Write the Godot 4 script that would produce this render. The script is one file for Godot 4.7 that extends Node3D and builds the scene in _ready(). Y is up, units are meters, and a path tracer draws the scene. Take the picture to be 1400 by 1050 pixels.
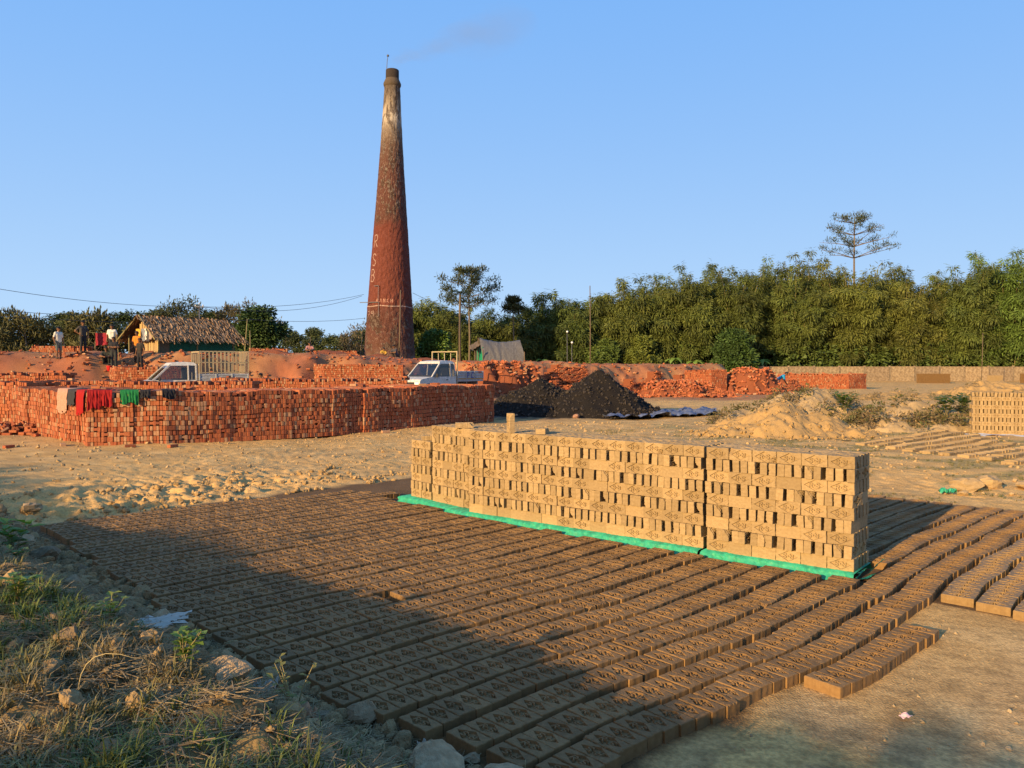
extends Node3D
# A brick field in late sun: wet bricks drying in rows, a stack of dry ones on a green sheet, stacks of fired red bricks,
# the kiln bank with its tall chimney, two pickups, huts, workers and a bamboo grove behind a wall. Metres, y up, camera looks along -z.

const EYE := 1.93
const SUN := Vector3(0.640, 0.0, -0.768)       # way the sunlight runs over the ground
const SUN_RISE := 0.262                        # tangent of the sun's height
const SA := Vector3(-0.776, 0.0, -0.630)       # along the dry stack, right to left
const SN := Vector3(-0.630, 0.0, 0.776)        # out of its front
const S0 := Vector3(3.04, 0.0, -7.0)           # its near right foot

var rng := RandomNumberGenerator.new()
var noise := FastNoiseLite.new()
var M := {}
var used := {}
var hill_x := PackedFloat32Array([-90, -45, -30, -20, -12, -4, 2, 6, 12, 17, 21])
var hill_z := PackedFloat32Array([-38, -38, -38, -41, -44.5, -47, -47, -50, -54, -60, -75])


func _ready() -> void:
	rng.seed = 7
	noise.seed = 3
	noise.frequency = 1.0
	noise.fractal_type = FastNoiseLite.FRACTAL_NONE
	# camera
	var cam := Camera3D.new()
	cam.name = "camera"
	cam.position = Vector3(0, EYE, 0)
	cam.rotation.x = -atan(25.0 / 1078.0)
	cam.fov = 51.94
	cam.near = 0.05
	cam.far = 3000.0
	cam.current = true
	add_child(cam)
	# sky
	var env := Environment.new()
	env.background_mode = Environment.BG_SKY
	var sky := Sky.new()
	var psm := ProceduralSkyMaterial.new()
	psm.sky_top_color = Color(0.315, 0.515, 0.745)
	psm.sky_horizon_color = Color(0.59, 0.685, 0.77)
	psm.sky_curve = 0.19
	psm.ground_bottom_color = Color(0.30, 0.25, 0.18)
	psm.ground_horizon_color = Color(0.45, 0.44, 0.42)
	psm.sun_angle_max = 60.0  # glow round the unseen sun, widened beyond its default to warm the shadows
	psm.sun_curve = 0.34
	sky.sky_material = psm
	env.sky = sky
	env.tonemap_mode = Environment.TONE_MAPPER_LINEAR
	env.tonemap_exposure = 1.8
	env.sdfgi_enabled = true
	env.ssao_enabled = true
	env.ssil_enabled = true
	env.volumetric_fog_enabled = true    # for the chimney's smoke only
	env.volumetric_fog_density = 0.0
	var we := WorldEnvironment.new()
	we.name = "surroundings"
	we.environment = env
	add_child(we)
	# sun, low behind the camera's left shoulder
	var sun := DirectionalLight3D.new()
	sun.name = "sun"
	sun.light_energy = 1.6
	sun.light_color = Color(1.0, 0.85, 0.62)
	sun.light_angular_distance = 0.5
	sun.shadow_enabled = true
	sun.look_at_from_position(Vector3.ZERO, Vector3(SUN.x, -SUN_RISE, SUN.z))
	add_child(sun)

	materials()
	ground()
	chimney()
	drying_field()
	dry_stack()
	red_walls()
	far_stacks()
	rubble()
	compound_wall()
	trees()
	huts()
	trucks()
	heaps()
	cloths()
	people()
	lines_and_poles()
	foreground()
	shade_trees()
	smoke()


# ---------------------------------------------------------------- helpers

func R(a: float, b: float) -> float:
	return rng.randf_range(a, b)


func lin(r: float, g: float, b: float) -> Color:
	return Color(r, g, b).linear_to_srgb()


func numbered(s: String) -> String:
	used[s] = used.get(s, -1) + 1
	return s if used[s] == 0 else "%s_%03d" % [s, used[s]]


func tag(o: Node3D, label: String, category: String, group := "", kind := "") -> void:
	if label: o.set_meta("label", label)
	if category: o.set_meta("category", category)
	if group: o.set_meta("group", group)
	if kind: o.set_meta("kind", kind)


func thing(called: String, label: String, category: String, at := Vector3.ZERO, turn := 0.0, group := "") -> Node3D:
	var o := Node3D.new()
	o.name = numbered(called)
	add_child(o)
	o.position = at
	o.rotation.y = turn
	tag(o, label, category, group, "thing")
	return o


func mi(called: String, mesh: Mesh, mat: Material, parent: Node3D = null, xf := Transform3D.IDENTITY) -> MeshInstance3D:
	var o := MeshInstance3D.new()
	o.name = numbered(called) if parent == null else called
	o.mesh = mesh
	if mat: o.material_override = mat
	o.transform = xf
	(self if parent == null else parent).add_child(o, true)
	return o


func multi(called: String, mesh: Mesh, mat: Material, xfs: Array, cols: PackedColorArray, parent: Node3D = null) -> MultiMeshInstance3D:
	var mm := MultiMesh.new()
	mm.transform_format = MultiMesh.TRANSFORM_3D
	mm.use_colors = cols.size() > 0
	mm.mesh = mesh
	mm.instance_count = xfs.size()
	for i in xfs.size():
		mm.set_instance_transform(i, xfs[i])
		if cols.size() > 0: mm.set_instance_color(i, cols[i])
	var o := MultiMeshInstance3D.new()
	o.name = numbered(called) if parent == null else called
	o.multimesh = mm
	o.material_override = mat
	o.set_meta("kind", "stuff")
	(self if parent == null else parent).add_child(o, true)
	return o


func st_new(smooth := false) -> SurfaceTool:
	var st := SurfaceTool.new()
	st.begin(Mesh.PRIMITIVE_TRIANGLES)
	st.set_smooth_group(0 if smooth else -1)
	return st


func done(st: SurfaceTool) -> ArrayMesh:
	st.index()
	st.generate_normals()
	return st.commit()


func quad(st: SurfaceTool, a: Vector3, b: Vector3, c: Vector3, d: Vector3) -> void:
	# seen from the front a, b, c, d run clockwise
	st.add_vertex(a); st.add_vertex(b); st.add_vertex(c)
	st.add_vertex(a); st.add_vertex(c); st.add_vertex(d)


func box(st: SurfaceTool, xf: Transform3D, s: Vector3, bev := 0.0) -> void:
	# a box centred on xf with its edges cut off at 45 degrees
	var h := s * 0.5
	var b: float = min(bev, min(h.x, min(h.y, h.z)) * 0.9)
	if b <= 0.0:
		for ax in 3:
			for sg in [-1.0, 1.0]:
				var n := Vector3.ZERO; n[ax] = sg
				var p := Vector3.ZERO; p[(ax + 1) % 3] = 1.0
				var q := Vector3.ZERO; q[(ax + 2) % 3] = sg
				quad(st, xf * ((n + p - q) * h), xf * ((n - p - q) * h), xf * ((n - p + q) * h), xf * ((n + p + q) * h))
		return
	for ax in 3:
		for sg in [-1.0, 1.0]:
			var c := Vector3.ZERO; c[ax] = sg * h[ax]
			var p := Vector3.ZERO; p[(ax + 1) % 3] = h[(ax + 1) % 3] - b
			var q := Vector3.ZERO; q[(ax + 2) % 3] = sg * (h[(ax + 2) % 3] - b)
			quad(st, xf * (c + p - q), xf * (c - p - q), xf * (c - p + q), xf * (c + p + q))
	for ax in 3:  # the twelve cut edges
		var i := (ax + 1) % 3
		var j := (ax + 2) % 3
		for si in [-1.0, 1.0]:
			for sj in [-1.0, 1.0]:
				var a := Vector3.ZERO; a[i] = si * h[i]; a[j] = sj * (h[j] - b)
				var d := Vector3.ZERO; d[i] = si * (h[i] - b); d[j] = sj * h[j]
				var e := Vector3.ZERO; e[ax] = h[ax] - b
				if si * sj > 0: quad(st, xf * (a + e), xf * (a - e), xf * (d - e), xf * (d + e))
				else: quad(st, xf * (a - e), xf * (a + e), xf * (d + e), xf * (d - e))
	for sx in [-1.0, 1.0]:
		for sy in [-1.0, 1.0]:
			for sz in [-1.0, 1.0]:
				var a := Vector3(sx * h.x, sy * (h.y - b), sz * (h.z - b))
				var c := Vector3(sx * (h.x - b), sy * h.y, sz * (h.z - b))
				var d := Vector3(sx * (h.x - b), sy * (h.y - b), sz * h.z)
				if sx * sy * sz > 0: st.add_vertex(xf * a); st.add_vertex(xf * d); st.add_vertex(xf * c)
				else: st.add_vertex(xf * a); st.add_vertex(xf * c); st.add_vertex(xf * d)


func bx(st: SurfaceTool, at: Vector3, s: Vector3, bev := 0.0, turn := 0.0) -> void:
	box(st, Transform3D(Basis(Vector3.UP, turn), at), s, bev)


func tube(st: SurfaceTool, pts: Array, r0: float, r1: float, sides := 6, caps := true) -> void:
	var n := pts.size()
	var rings := []
	var up := Vector3.UP
	for i in n:
		var t: Vector3 = (pts[min(i + 1, n - 1)] - pts[max(i - 1, 0)]).normalized()
		if absf(t.dot(up)) > 0.95: up = Vector3.RIGHT
		var a := t.cross(up).normalized()
		var b := a.cross(t).normalized()
		up = b
		var r := lerpf(r0, r1, float(i) / float(max(n - 1, 1)))
		var ring := PackedVector3Array()
		for k in sides:
			var w := TAU * k / sides
			ring.append(pts[i] + (a * cos(w) + b * sin(w)) * r)
		rings.append(ring)
	for i in n - 1:
		for k in sides:
			var l := (k + 1) % sides
			quad(st, rings[i][k], rings[i][l], rings[i + 1][l], rings[i + 1][k])
	if caps:
		for k in range(1, sides - 1):
			st.add_vertex(rings[0][0]); st.add_vertex(rings[0][k + 1]); st.add_vertex(rings[0][k])
			st.add_vertex(rings[n - 1][0]); st.add_vertex(rings[n - 1][k]); st.add_vertex(rings[n - 1][k + 1])


func bar(st: SurfaceTool, a: Vector3, b: Vector3, w: float, h: float) -> void:
	var d := b - a
	var z := d.normalized()
	var x := Vector3.UP.cross(z)
	if x.length() < 0.01: x = Vector3.RIGHT
	x = x.normalized()
	box(st, Transform3D(Basis(x, z.cross(x), z), (a + b) * 0.5), Vector3(w, h, d.length()))


func tex(freq: float, oct: int, lo: Color, hi: Color, sd := 1, size := 512, kind := FastNoiseLite.TYPE_SIMPLEX_SMOOTH) -> NoiseTexture2D:
	var t := NoiseTexture2D.new()
	var n := FastNoiseLite.new()
	n.noise_type = kind
	n.seed = sd
	n.frequency = freq
	n.fractal_octaves = oct
	t.width = size
	t.height = size
	t.seamless = true
	t.noise = n
	var g := Gradient.new()
	g.set_color(0, lo)
	g.set_color(1, hi)
	t.color_ramp = g
	return t


func bump(freq: float, oct: int, strength: float, sd := 1, size := 512, kind := FastNoiseLite.TYPE_SIMPLEX_SMOOTH) -> NoiseTexture2D:
	var t := tex(freq, oct, Color.BLACK, Color.WHITE, sd, size, kind)
	t.color_ramp = null
	t.as_normal_map = true
	t.bump_strength = strength
	return t


func mat(col: Color, rough := 0.9, grain: Texture2D = null, scale := 1.0, nrm: Texture2D = null, nscale := 1.0, vertex := false) -> StandardMaterial3D:
	var m := StandardMaterial3D.new()
	m.albedo_color = col
	m.roughness = rough
	m.metallic_specular = 0.35
	if grain or nrm:
		m.uv1_triplanar = true
		m.uv1_world_triplanar = true
		m.uv1_scale = Vector3.ONE * scale
	if grain: m.albedo_texture = grain
	if nrm:
		m.normal_enabled = true
		m.normal_texture = nrm
		m.normal_scale = nscale
	m.vertex_color_use_as_albedo = vertex
	return m


func uv_pos(u: float, v: float, y := 0.0) -> Vector3:
	return Vector3(0.70711 * (u - v), y, -0.70711 * (u + v))


func sst(a: float, b: float, x: float) -> float:
	return smoothstep(a, b, x)


func interp(xs: PackedFloat32Array, ys: PackedFloat32Array, x: float) -> float:
	if x <= xs[0]: return ys[0]
	for i in range(1, xs.size()):
		if x <= xs[i]: return lerpf(ys[i - 1], ys[i], (x - xs[i - 1]) / (xs[i] - xs[i - 1]))
	return ys[ys.size() - 1]


func nth(i: int) -> String:
	return ["first", "second", "third", "fourth", "fifth", "sixth", "seventh", "eighth", "ninth", "tenth", "eleventh", "twelfth", "thirteenth", "fourteenth", "fifteenth", "sixteenth", "seventeenth", "eighteenth", "nineteenth", "twentieth", "twenty-first", "twenty-second", "twenty-third", "twenty-fourth", "twenty-fifth", "twenty-sixth", "twenty-seventh", "twenty-eighth", "twenty-ninth", "thirtieth"][i]


func materials() -> void:
	var fine := tex(0.03, 5, Color(0.74, 0.73, 0.72), Color(1, 1, 1), 11)
	var mottle := tex(0.012, 5, Color(0.70, 0.68, 0.66), Color(1, 1, 1), 12)
	var soft := tex(0.015, 5, Color(0.84, 0.82, 0.80), Color(1, 1, 1), 16)
	var grain_n := bump(0.035, 5, 5.0, 13)
	var gritty_n := bump(0.06, 5, 9.0, 14)
	M.fine = fine; M.mottle = mottle; M.grain_n = grain_n; M.gritty_n = gritty_n
	for k in 6:
		var t: float = [1.0, 0.83, 1.12, 0.93, 1.06, 0.88][k]
		M["wet%d" % k] = mat(lin(0.232 * t, 0.136 * t, 0.053 * t), 0.82, soft, 3.0, grain_n, 0.22)
		M["dry%d" % k] = mat(lin(0.355 * t, 0.252 * t, 0.128 * t), 0.95, soft, 4.0, grain_n, 0.25)
	M.fresh = mat(lin(0.262, 0.165, 0.066), 0.6, soft, 3.0, grain_n, 0.2)
	M.red = mat(Color.WHITE, 0.93, mottle, 5.0, grain_n, 0.5, true)
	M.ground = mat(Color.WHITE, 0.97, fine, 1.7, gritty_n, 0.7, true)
	M.ground.detail_enabled = true
	M.ground.detail_blend_mode = BaseMaterial3D.BLEND_MODE_MUL
	M.ground.detail_albedo = tex(0.01, 5, Color(0.82, 0.80, 0.77), Color(1, 1, 1), 15)
	M.ground.detail_uv_layer = BaseMaterial3D.DETAIL_UV_2
	M.ground.uv2_triplanar = true
	M.ground.uv2_world_triplanar = true
	M.ground.uv2_scale = Vector3.ONE * 0.23
	M.soil = mat(Color.WHITE, 0.97, fine, 2.6, gritty_n, 1.0, true)
	M.leaf = mat(Color.WHITE, 0.6, null, 1.0, null, 1.0, true)
	M.leaf.backlight_enabled = true
	M.leaf.backlight = Color(0.35, 0.40, 0.15)
	M.bark = mat(lin(0.20, 0.16, 0.11), 0.95, fine, 1.5, gritty_n, 1.0)
	M.bamboo = mat(lin(0.30, 0.25, 0.11), 0.7, fine, 2.0)
	M.wood = mat(lin(0.16, 0.12, 0.08), 0.85, fine, 3.0)
	M.concrete = mat(lin(0.33, 0.28, 0.21), 0.95, mottle, 0.6, gritty_n, 0.5)
	M.steel = mat(lin(0.10, 0.10, 0.11), 0.6)
	M.wire = mat(lin(0.05, 0.05, 0.055), 0.6)
	M.green_sheet = mat(lin(0.045, 0.44, 0.26), 0.5, mottle, 3.0, grain_n, 0.6)
	M.blue_sheet = mat(lin(0.15, 0.185, 0.29), 0.6, mottle, 1.5)
	M.grey_sheet = mat(lin(0.16, 0.155, 0.15), 0.7, mottle, 1.0)
	M.coal = mat(lin(0.022, 0.019, 0.017), 0.92, fine, 4.0, gritty_n, 1.0)
	M.coal.metallic_specular = 0.2
	M.white_paint = mat(lin(0.68, 0.67, 0.62), 0.35, mottle, 1.2)
	M.grey_paint = mat(lin(0.42, 0.44, 0.45), 0.45, mottle, 1.5)
	M.cream_paint = mat(lin(0.46, 0.37, 0.22), 0.6, fine, 2.0)
	M.rubber = mat(lin(0.03, 0.03, 0.03), 0.85)
	M.dark = mat(lin(0.025, 0.025, 0.028), 0.7)
	M.glass = StandardMaterial3D.new()
	M.glass.albedo_color = Color(0.10, 0.12, 0.13, 0.55)
	M.glass.roughness = 0.05
	M.glass.transparency = BaseMaterial3D.TRANSPARENCY_ALPHA
	M.blue_print = mat(lin(0.03, 0.05, 0.25), 0.5)
	M.thatch = mat(Color.WHITE, 0.95, null, 1.0, null, 1.0, true)
	M.stone = mat(lin(0.30, 0.24, 0.16), 0.95, mottle, 3.0, gritty_n, 0.8)
	for k in 3:
		M["stone%d" % k] = mat(lin(0.52, 0.365, 0.20) * [1.0, 0.75, 0.88][k], 0.95, mottle, 3.0, gritty_n, 0.8)
	M.skin_cloth = mat(Color.WHITE, 0.85, null, 1.0, null, 1.0, true)


# ---------------------------------------------------------------- ground

func hill(x: float, z: float) -> float:
	# how far the kiln bank has risen here, 0 to 1
	if x > 24.0 or z > -34.0: return 0.0
	var zf := interp(hill_x, hill_z, x) + 1.2 * noise.get_noise_2d(x * 0.3, 9.0)
	var d := zf - z
	return sst(0.0, 4.5, d) * sst(-112.0, -104.0, z) * sst(23.0, 19.0, x)


func gh(x: float, z: float) -> float:
	var u := (x - z) * 0.70711
	var v := (-x - z) * 0.70711
	var out: float = max(max(2.35 - u, u - 12.0), max(1.25 - v, v - 10.7))
	var rough := sst(0.0, 0.7, out)
	var h := -0.004
	var bank := sst(0.05, 1.15, 2.45 - u) * sst(15.0, 10.0, v)
	h += bank * clampf((4.0 - x * SUN.x - z * SUN.z) * SUN_RISE, 0.30, 0.62)
	h += 0.22 * sst(-28.0, -34.0, z) * sst(8.0, 0.0, x)
	if rough > 0.0:
		var near := sst(40.0, 8.0, -z)
		var r := 0.012 * noise.get_noise_2d(x * 5.0, z * 5.0) + 0.007 * noise.get_noise_2d(x * 13.0, z * 13.0) + 0.016 * absf(noise.get_noise_2d(x * 1.9 + 3.0, z * 2.6))
		var clod := sst(10.4, 11.2, v) * sst(15.0, 12.5, v) * sst(8.5, 5.0, u)       # broken clods past the rows
		var lumps := sst(1.4, 0.7, v) * sst(3.9, 5.0, u) * sst(9.0, 7.0, u)           # trampled lumps at the right
		r += (0.05 * clod + 0.035 * bank + 0.02 * lumps) * noise.get_noise_2d(x * 3.1 + 7.0, z * 3.1)
		r += (0.02 * clod + 0.012 * bank + 0.012 * lumps) * noise.get_noise_2d(x * 9.0, z * 9.0 + 3.0)
		h += rough * (r * (0.3 + near) + 0.03 * noise.get_noise_2d(x * 0.45, z * 0.45))
		if z < -12.0: h += rough * 0.07 * sst(-13.0, -24.0, z) * noise.get_noise_2d(x * 0.16 + 5.0, z * 0.16)
	var k := hill(x, z)
	if k > 0.0:
		h += k * (lerpf(2.45, 1.95, sst(-14.0, -4.0, x)) + 0.14 * noise.get_noise_2d(x * 0.35, z * 0.35) + 0.07 * noise.get_noise_2d(x * 1.1, z * 1.1))
		h += k * (1.0 - k) * 1.0 * (noise.get_noise_2d(x * 0.7, z * 0.9 + 2.0) + 0.5 * noise.get_noise_2d(x * 1.9, z * 1.9))
	return h


func gcol(x: float, z: float, h: float) -> Color:
	var u := (x - z) * 0.70711
	var v := (-x - z) * 0.70711
	var n1 := noise.get_noise_2d(x * 0.3 + 11.0, z * 0.3)
	var n2 := noise.get_noise_2d(x * 1.4, z * 1.4 + 4.0)
	var c := Color(0.60, 0.365, 0.128).lerp(Color(0.52, 0.325, 0.125), clampf(0.5 + n1, 0, 1))
	c = c.lerp(Color(0.62, 0.405, 0.165), clampf(n2, 0, 0.6))
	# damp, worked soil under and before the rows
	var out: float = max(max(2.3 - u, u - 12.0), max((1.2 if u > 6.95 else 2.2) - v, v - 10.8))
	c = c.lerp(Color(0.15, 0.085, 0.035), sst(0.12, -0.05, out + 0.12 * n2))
	c = c.lerp(Color(0.56, 0.365, 0.16), 0.75 * sst(8.5, 6.0, u) * sst(1.6, 1.0, v) * sst(-0.5, 1.0, u))
	c = c.lerp(Color(0.33, 0.215, 0.10), 0.65 * sst(-0.02, 0.22, n2 + 0.5 * noise.get_noise_2d(x * 5.0, z * 5.0)) * sst(5.4, 3.8, u) * sst(2.4, 1.8, v))
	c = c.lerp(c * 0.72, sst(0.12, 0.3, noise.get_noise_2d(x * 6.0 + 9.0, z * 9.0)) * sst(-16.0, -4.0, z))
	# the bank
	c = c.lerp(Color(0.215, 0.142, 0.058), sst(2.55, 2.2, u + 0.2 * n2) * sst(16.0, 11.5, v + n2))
	# thin dry grass on the open ground
	var g := sst(0.05, 0.3, noise.get_noise_2d(x * 0.5 + 31.0, z * 0.9 + 8.0)) * sst(2.5, 5.0, x) * sst(-30.0, -24.0, z) * sst(-11.5, -13.0, z)
	c = c.lerp(Color(0.23, 0.205, 0.085), 0.65 * g)
	# red brick dust near the kiln and its stacks
	var red: float = max(hill(x, z + 3.0), sst(-24.0, -33.0, z) * sst(4.0, -2.0, x + 2.0 * n1) * 0.9)
	red = max(red, sst(-41.0, -47.0, z) * sst(24.0, 14.0, x + 5.0 * n1) * 0.8)
	c = c.lerp(Color(0.34, 0.125, 0.06).lerp(Color(0.26, 0.10, 0.05), clampf(0.5 + n2, 0, 1)), clampf(red + 0.3 * n1 * red, 0, 1))
	# coal dust
	var q := Vector2((x - 2.2) / 5.2, (z + 31.5) / 3.2).length() + 0.25 * n2 + 0.15 * n1
	c = c.lerp(Color(0.05, 0.04, 0.033), sst(1.15, 0.75, q))
	return c * 1.55   # the grain laid over it takes a third of this away


func steps(from: float, to: float, step: float, grow: float) -> PackedFloat32Array:
	# from the fine part's edge outward, each step a little longer
	var out := PackedFloat32Array()
	var p := from
	var s := step
	var sg := signf(to - from)
	while absf(p - from) < absf(to - from):
		p += sg * s
		s += grow * s
		out.append(p)
	return out


func ground() -> void:
	var xs := PackedFloat32Array()
	var lo := steps(-6.6, -900.0, 0.05, 0.05); lo.reverse()
	xs.append_array(lo)
	var a := -6.6
	while a < 7.6:
		xs.append(a); a += 0.05
	xs.append_array(steps(7.6, 900.0, 0.05, 0.05))
	var zs := PackedFloat32Array()
	var far := steps(-13.5, -1500.0, 0.055, 0.014); far.reverse()
	zs.append_array(far)
	a = -13.5
	while a < -1.6:
		zs.append(a); a += 0.05
	zs.append_array(steps(-1.6, 120.0, 0.06, 0.12))
	var nx := xs.size()
	var nz := zs.size()
	var P := PackedVector3Array(); P.resize(nx * nz)
	var C := PackedColorArray(); C.resize(nx * nz)
	var Nn := PackedVector3Array(); Nn.resize(nx * nz)
	for j in nz:
		for i in nx:
			var h := gh(xs[i], zs[j])
			P[j * nx + i] = Vector3(xs[i], h, zs[j])
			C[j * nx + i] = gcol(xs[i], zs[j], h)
	for j in nz:
		for i in nx:
			var dx := P[j * nx + min(i + 1, nx - 1)] - P[j * nx + max(i - 1, 0)]
			var dz := P[min(j + 1, nz - 1) * nx + i] - P[max(j - 1, 0) * nx + i]
			Nn[j * nx + i] = dz.cross(dx).normalized()
	var I := PackedInt32Array(); I.resize((nx - 1) * (nz - 1) * 6)
	var k := 0
	for j in nz - 1:
		for i in nx - 1:
			var b := j * nx + i
			I[k] = b; I[k + 1] = b + 1; I[k + 2] = b + nx + 1
			I[k + 3] = b; I[k + 4] = b + nx + 1; I[k + 5] = b + nx
			k += 6
	var arr := []
	arr.resize(Mesh.ARRAY_MAX)
	arr[Mesh.ARRAY_VERTEX] = P
	arr[Mesh.ARRAY_NORMAL] = Nn
	arr[Mesh.ARRAY_COLOR] = C
	arr[Mesh.ARRAY_INDEX] = I
	var m := ArrayMesh.new()
	m.add_surface_from_arrays(Mesh.PRIMITIVE_TRIANGLES, arr)
	var o := mi("ground", m, M.ground)
	o.set_meta("kind", "structure")
	o.set_meta("label", "sandy tan yard ground rising to a red kiln bank")


# ---------------------------------------------------------------- moulded clay bricks

const BL := 0.234
const BW := 0.115
const BT := 0.068
var letters := []
var hi_brick := []
var lo_brick := []


func stamp_lines() -> void:
	var r := [Vector2(0, 0), Vector2(0, 1), Vector2(0.45, 1), Vector2(0.6, 0.86), Vector2(0.6, 0.68), Vector2(0.45, 0.53), Vector2(0, 0.53)]
	var leg := [Vector2(0.28, 0.53), Vector2(0.64, 0)]
	var s := [Vector2(0.6, 0.84), Vector2(0.45, 1), Vector2(0.15, 1), Vector2(0, 0.86), Vector2(0, 0.68), Vector2(0.15, 0.54), Vector2(0.45, 0.47), Vector2(0.6, 0.33), Vector2(0.6, 0.15), Vector2(0.45, 0), Vector2(0.15, 0), Vector2(0, 0.15)]
	for run in [[r, -0.046], [leg, -0.046], [s, 0.018], [[Vector2(0.0, 0.46), Vector2(0.001, 0.54)], -0.0005]]:
		for i in run[0].size() - 1:
			var p: Vector2 = run[0][i]
			var q: Vector2 = run[0][i + 1]
			letters.append([Vector2(run[1] + p.x * 0.045 + p.y * 0.004, 0.019 - p.y * 0.038), Vector2(run[1] + q.x * 0.045 + q.y * 0.004, 0.019 - q.y * 0.038)])


func stamp(x: float, z: float) -> float:
	# depth of the mould's mark at this point of the top: a diamond pressed in, R and S left standing in it
	var d := (1.0 - absf(x) / 0.092 - absf(z) / 0.049) / 23.1
	if d <= 0.0: return 0.0
	var deep := 0.0145 * sst(0.0, 0.0026, d)
	if absf(x) < 0.055 and absf(z) < 0.03:
		var near := 1.0
		var p := Vector2(x, z)
		for l in letters:
			var a: Vector2 = l[0]
			var ab: Vector2 = l[1] - a
			var t := clampf((p - a).dot(ab) / ab.length_squared(), 0, 1)
			near = min(near, (p - a - ab * t).length())
		deep -= 0.0135 * (1.0 - sst(0.0034, 0.0052, near))
	return max(deep, 0.0)


func cuts(n: int, half: float) -> PackedFloat32Array:
	var e := [0.0, 0.0018, 0.0045, 0.008]
	var out := PackedFloat32Array()
	for v in e: out.append(-half + v)
	for i in range(1, n): out.append(-half + 0.008 + (2.0 * half - 0.016) * i / n)
	e.reverse()
	for v in e: out.append(half - v)
	return out


func brick_mesh(nx: int, nz: int, sd: int, chip: float, wear: float) -> ArrayMesh:
	var xs := cuts(nx, BL / 2)
	var zs := cuts(nz, BW / 2)
	var w := xs.size()
	var d := zs.size()
	var top := PackedVector3Array()
	var o := float(sd) * 17.3
	var r := 0.0048
	for j in d:
		for i in w:
			var x := xs[i]
			var z := zs[j]
			var ex: float = BL / 2 - absf(x)
			var ez: float = BW / 2 - absf(z)
			var drop := 0.0
			if ex < r: drop += r - sqrt(max(0.0, r * r - (r - ex) * (r - ex)))
			if ez < r: drop = max(drop, r - sqrt(max(0.0, r * r - (r - ez) * (r - ez))))
			var y := BT - drop - stamp(x, z) + 0.0012 * noise.get_noise_2d(x * 22.0 + o, z * 22.0) + 0.0007 * noise.get_noise_2d(x * 70.0 + o, z * 70.0)
			# bruised, crumbled edges
			var edge := sst(0.018, 0.0, min(ex, ez))
			y -= wear * 0.010 * edge * max(0.0, noise.get_noise_2d(x * 38.0 + o, z * 38.0 + 4.0) + 0.15)
			y += wear * 0.0016 * noise.get_noise_2d(x * 11.0 + o, z * 11.0 + 7.0)
			if chip > 0.0:  # a broken corner and bruised rim
				var cd := Vector2(BL / 2 - x, BW / 2 - z).length() + 0.012 * noise.get_noise_2d(x * 60.0 + o, z * 60.0)
				y = min(y, lerpf(BT - chip, BT, sst(0.0, chip * 1.6, cd)))
			var b := Vector3(x, y, z)
			b.x += 0.0022 * noise.get_noise_2d(z * 14.0 + o, 1.0)
			b.z += 0.0022 * noise.get_noise_2d(x * 12.0 + o, 5.0) + 0.0012 * noise.get_noise_2d(x * 45.0 + o, 8.0) * (1.0 if ez < 0.01 else 0.0)
			top.append(b)
	var st := st_new(false)
	for j in d - 1:
		for i in w - 1:
			quad(st, top[j * w + i], top[j * w + i + 1], top[(j + 1) * w + i + 1], top[(j + 1) * w + i])
	# the rim, clockwise seen from above, then walls down to the foot
	var rim := PackedVector3Array()
	for i in w: rim.append(top[i])
	for j in range(1, d): rim.append(top[j * w + w - 1])
	for i in range(w - 2, -1, -1): rim.append(top[(d - 1) * w + i])
	for j in range(d - 2, 0, -1): rim.append(top[j * w])
	var n := rim.size()
	var last := rim
	for f in [0.62, 0.25, 0.0]:
		var ring := PackedVector3Array()
		for i in n:
			var p := rim[i]
			var g := 1.0 + (0.012 if f < 0.4 else 0.004) * noise.get_noise_3d(p.x * 25.0 + o, f * 3.0, p.z * 25.0)
			ring.append(Vector3(p.x * g, p.y * f, p.z * g))
		for i in n:
			var l := (i + 1) % n
			quad(st, last[l], last[i], ring[i], ring[l])
		last = ring
	var st2 := st_new(false)
	var c := Vector3.ZERO
	for i in n:
		st2.add_vertex(c); st2.add_vertex(last[(i + 1) % n]); st2.add_vertex(last[i])
	var m := done(st)
	st2.index(); st2.generate_normals()
	var out := SurfaceTool.new()
	out.append_from(m, 0, Transform3D.IDENTITY)
	out.append_from(st2.commit(), 0, Transform3D.IDENTITY)
	return out.commit()


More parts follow.
